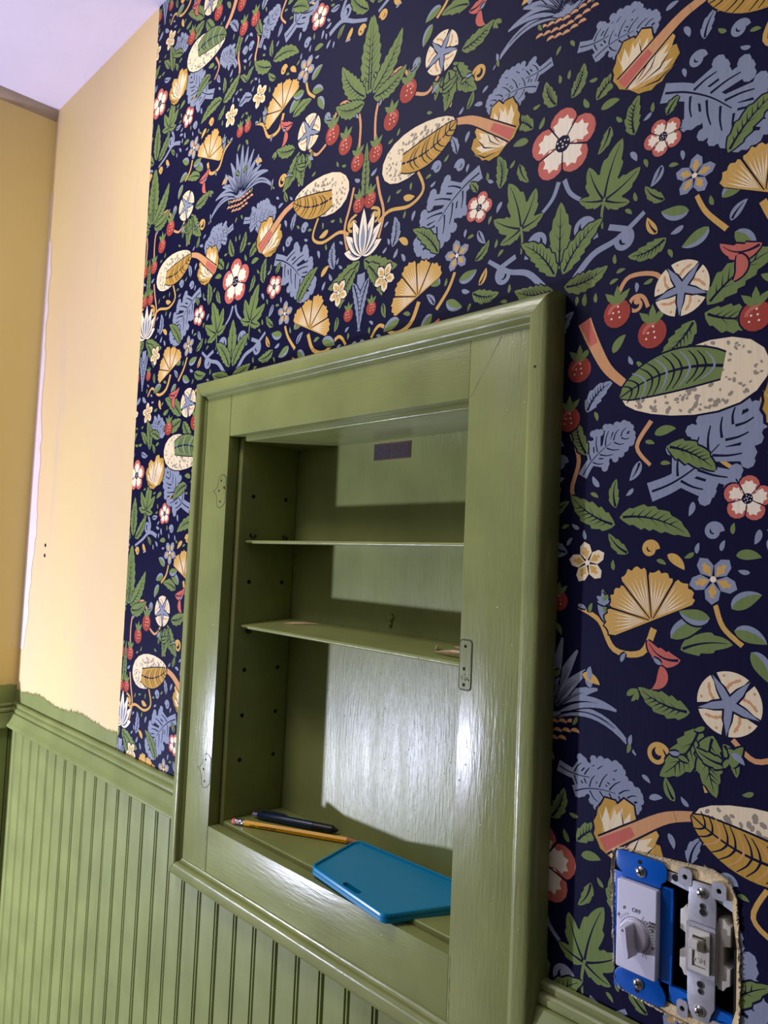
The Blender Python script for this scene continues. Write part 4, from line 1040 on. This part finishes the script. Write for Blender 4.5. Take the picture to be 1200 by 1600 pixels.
# raised bezel round the toggle
bm = bmesh.new()
def rr2(x0_, x1_, z0_, z1_, r_): a_ = S(x0_, z0_); b_ = S(x1_, z1_); return rrect(a_[0], b_[0], a_[1], b_[1], r_)
ring(bm, rr2(38.6, 60, -16, 20, .0014), rr2(41.4, 57, -13, 17, .0006), TY-0.0016, TY+0.001); gp('bezel', bm, 'steel')
bm = bmesh.new(); ring(bm, rr2(41.6, 56.8, -12.8, 16.8, .0008), rr2(44.2, 54.2, -9.6, 12.4, .0004), TY-0.0038, TY+0.001); gp('toggle_frame', bm, 'almond')
bm = bmesh.new(); a_, b_ = S(44, -9.8), S(54.4, 12.6); box(bm, a_[0], b_[0], TY+0.0004, TY+0.004, a_[1], b_[1]); gp('toggle_well', bm, 'almond')
# rocker slab with the lever standing out and up
bm = bmesh.new(); a_, b_ = S(44.8, -9.0), S(53.6, 3.0); box(bm, a_[0], b_[0], TY-0.0026, TY+0.001, a_[1], b_[1], 0.0005); gp('toggle_base', bm, 'almond', True)
bm = bmesh.new(); a_ = S(45.0, 0); b_ = S(53.4, 0)
Zc = S(0, 4.5)[1]; pr = [(TY, Zc-0.0045), (TY, Zc+0.0052), (TY-0.0130, Zc+0.0088), (TY-0.0142, Zc+0.0078), (TY-0.0138, Zc+0.0026), (TY-0.0128, Zc+0.0016)]
A = [bm.verts.new((a_[0]+(0.0006 if i in (2, 3, 4, 5) else 0), y, z)) for i, (y, z) in enumerate(pr)]; B = [bm.verts.new((b_[0]-(0.0006 if i in (2, 3, 4, 5) else 0), y, z)) for i, (y, z) in enumerate(pr)]
bm.faces.new(A); bm.faces.new(B[::-1])
for i in range(6): j = (i+1) % 6; bm.faces.new((A[i], B[i], B[j], A[j]))
bmesh.ops.recalc_face_normals(bm, faces=bm.faces[:]); bmesh.ops.bevel(bm, geom=bm.edges[:], offset=0.0006, segments=2, affect='EDGES'); gp('toggle_lever', bm, 'almond', True)
o = text_mesh('lettering', 'ON', 0.0048, 'almond', None, FRONT(S(49.2, 0)[0], TY-0.0028, S(0, -5.0)[1]), 0.0003); under(tg, o)
# plastic body wings either side
def wing(sgn, x0_, x1_):
    ins, out = (x1_, x0_) if sgn < 0 else (x0_, x1_)
    w_ = abs(out-ins)*sgn
    P = [(ins, 24), (ins+w_*.15, 27.5), (ins+w_*.55, 28), (ins+w_*.75, 25), (out, 24), (out, 10), (ins+w_*.5, 8.5), (ins+w_*.5, -4), (out, -5.5), (out, -17), (ins+w_*.75, -18.5), (ins+w_*.55, -22), (ins+w_*.15, -22), (ins, -18)]
    bm = bmesh.new(); prism(bm, SP(P), 0.0002, 0.020, bev=0.0007); gp('body_wing', bm, 'almond', True)
wing(-1, 31.8, 39.8); wing(1, 58.8, 69.0)
bm = bmesh.new(); a_, b_ = S(39, -20), S(60, 24); box(bm, a_[0], b_[0], TY+0.0016, 0.028, a_[1], b_[1], 0.001); gp('switch_body', bm, 'almond', True)
for x, z, r in ((49.8, 33.0, 1.7), (50.2, 28.8, 2.2), (49.2, -22.5, 2.1), (49.4, -27.2, 1.6)):
    bm = bmesh.new(); ring(bm, circle(*S(x, z), r/1000+0.0006, 16), circle(*S(x, z), r/1000, 16), TY-0.0004, TY+0.0004); gp('strap_hole_rim', bm, 'screw')
    bm = bmesh.new(); prism(bm, circle(*S(x, z), r/1000, 14), TY-0.00015, TY+0.0005); gp('strap_hole', bm, 'dark')
screw(tg, 49.2, 42.0, TY, 0.0040); screw(tg, 48.8, -41.2, TY, 0.0040)
# torn paper fringe round the hole
bm = bmesh.new(); random.seed(21); O = []; I = []
def lerp_poly(P, step):
    out = []
    for i, a_ in enumerate(P):
        b_ = P[(i+1) % len(P)]; n = max(1, int(math.dist(a_, b_)/step))
        out += [(a_[0]+(b_[0]-a_[0])*k/n, a_[1]+(b_[1]-a_[1])*k/n) for k in range(n)]
    return out
hp = lerp_poly(HOLE, 0.0013); cxh, czh = SX+0.025, SZ
for x, z in hp:
    l = math.hypot(x-cxh, z-czh); ux, uz = (x-cxh)/l, (z-czh)/l
    k1 = random.uniform(0.0000, 0.0005)+0.0004*sin(z*300); k0 = random.uniform(0.0001, 0.0010)
    O.append((x+ux*k1, z+uz*k1)); I.append((x-ux*k0, z-uz*k0))
ring(bm, O, I, -0.0022, -0.0004)
for v in bm.verts:
    if v.co.y < -0.001: v.co.y += random.uniform(-0.0010, 0.0012)
obj('torn_edge', bm, 'torn', wall_back, kind='stuff', label='torn pale edge of the wallpaper around the switch hole')
bpy.context.view_layer.update()
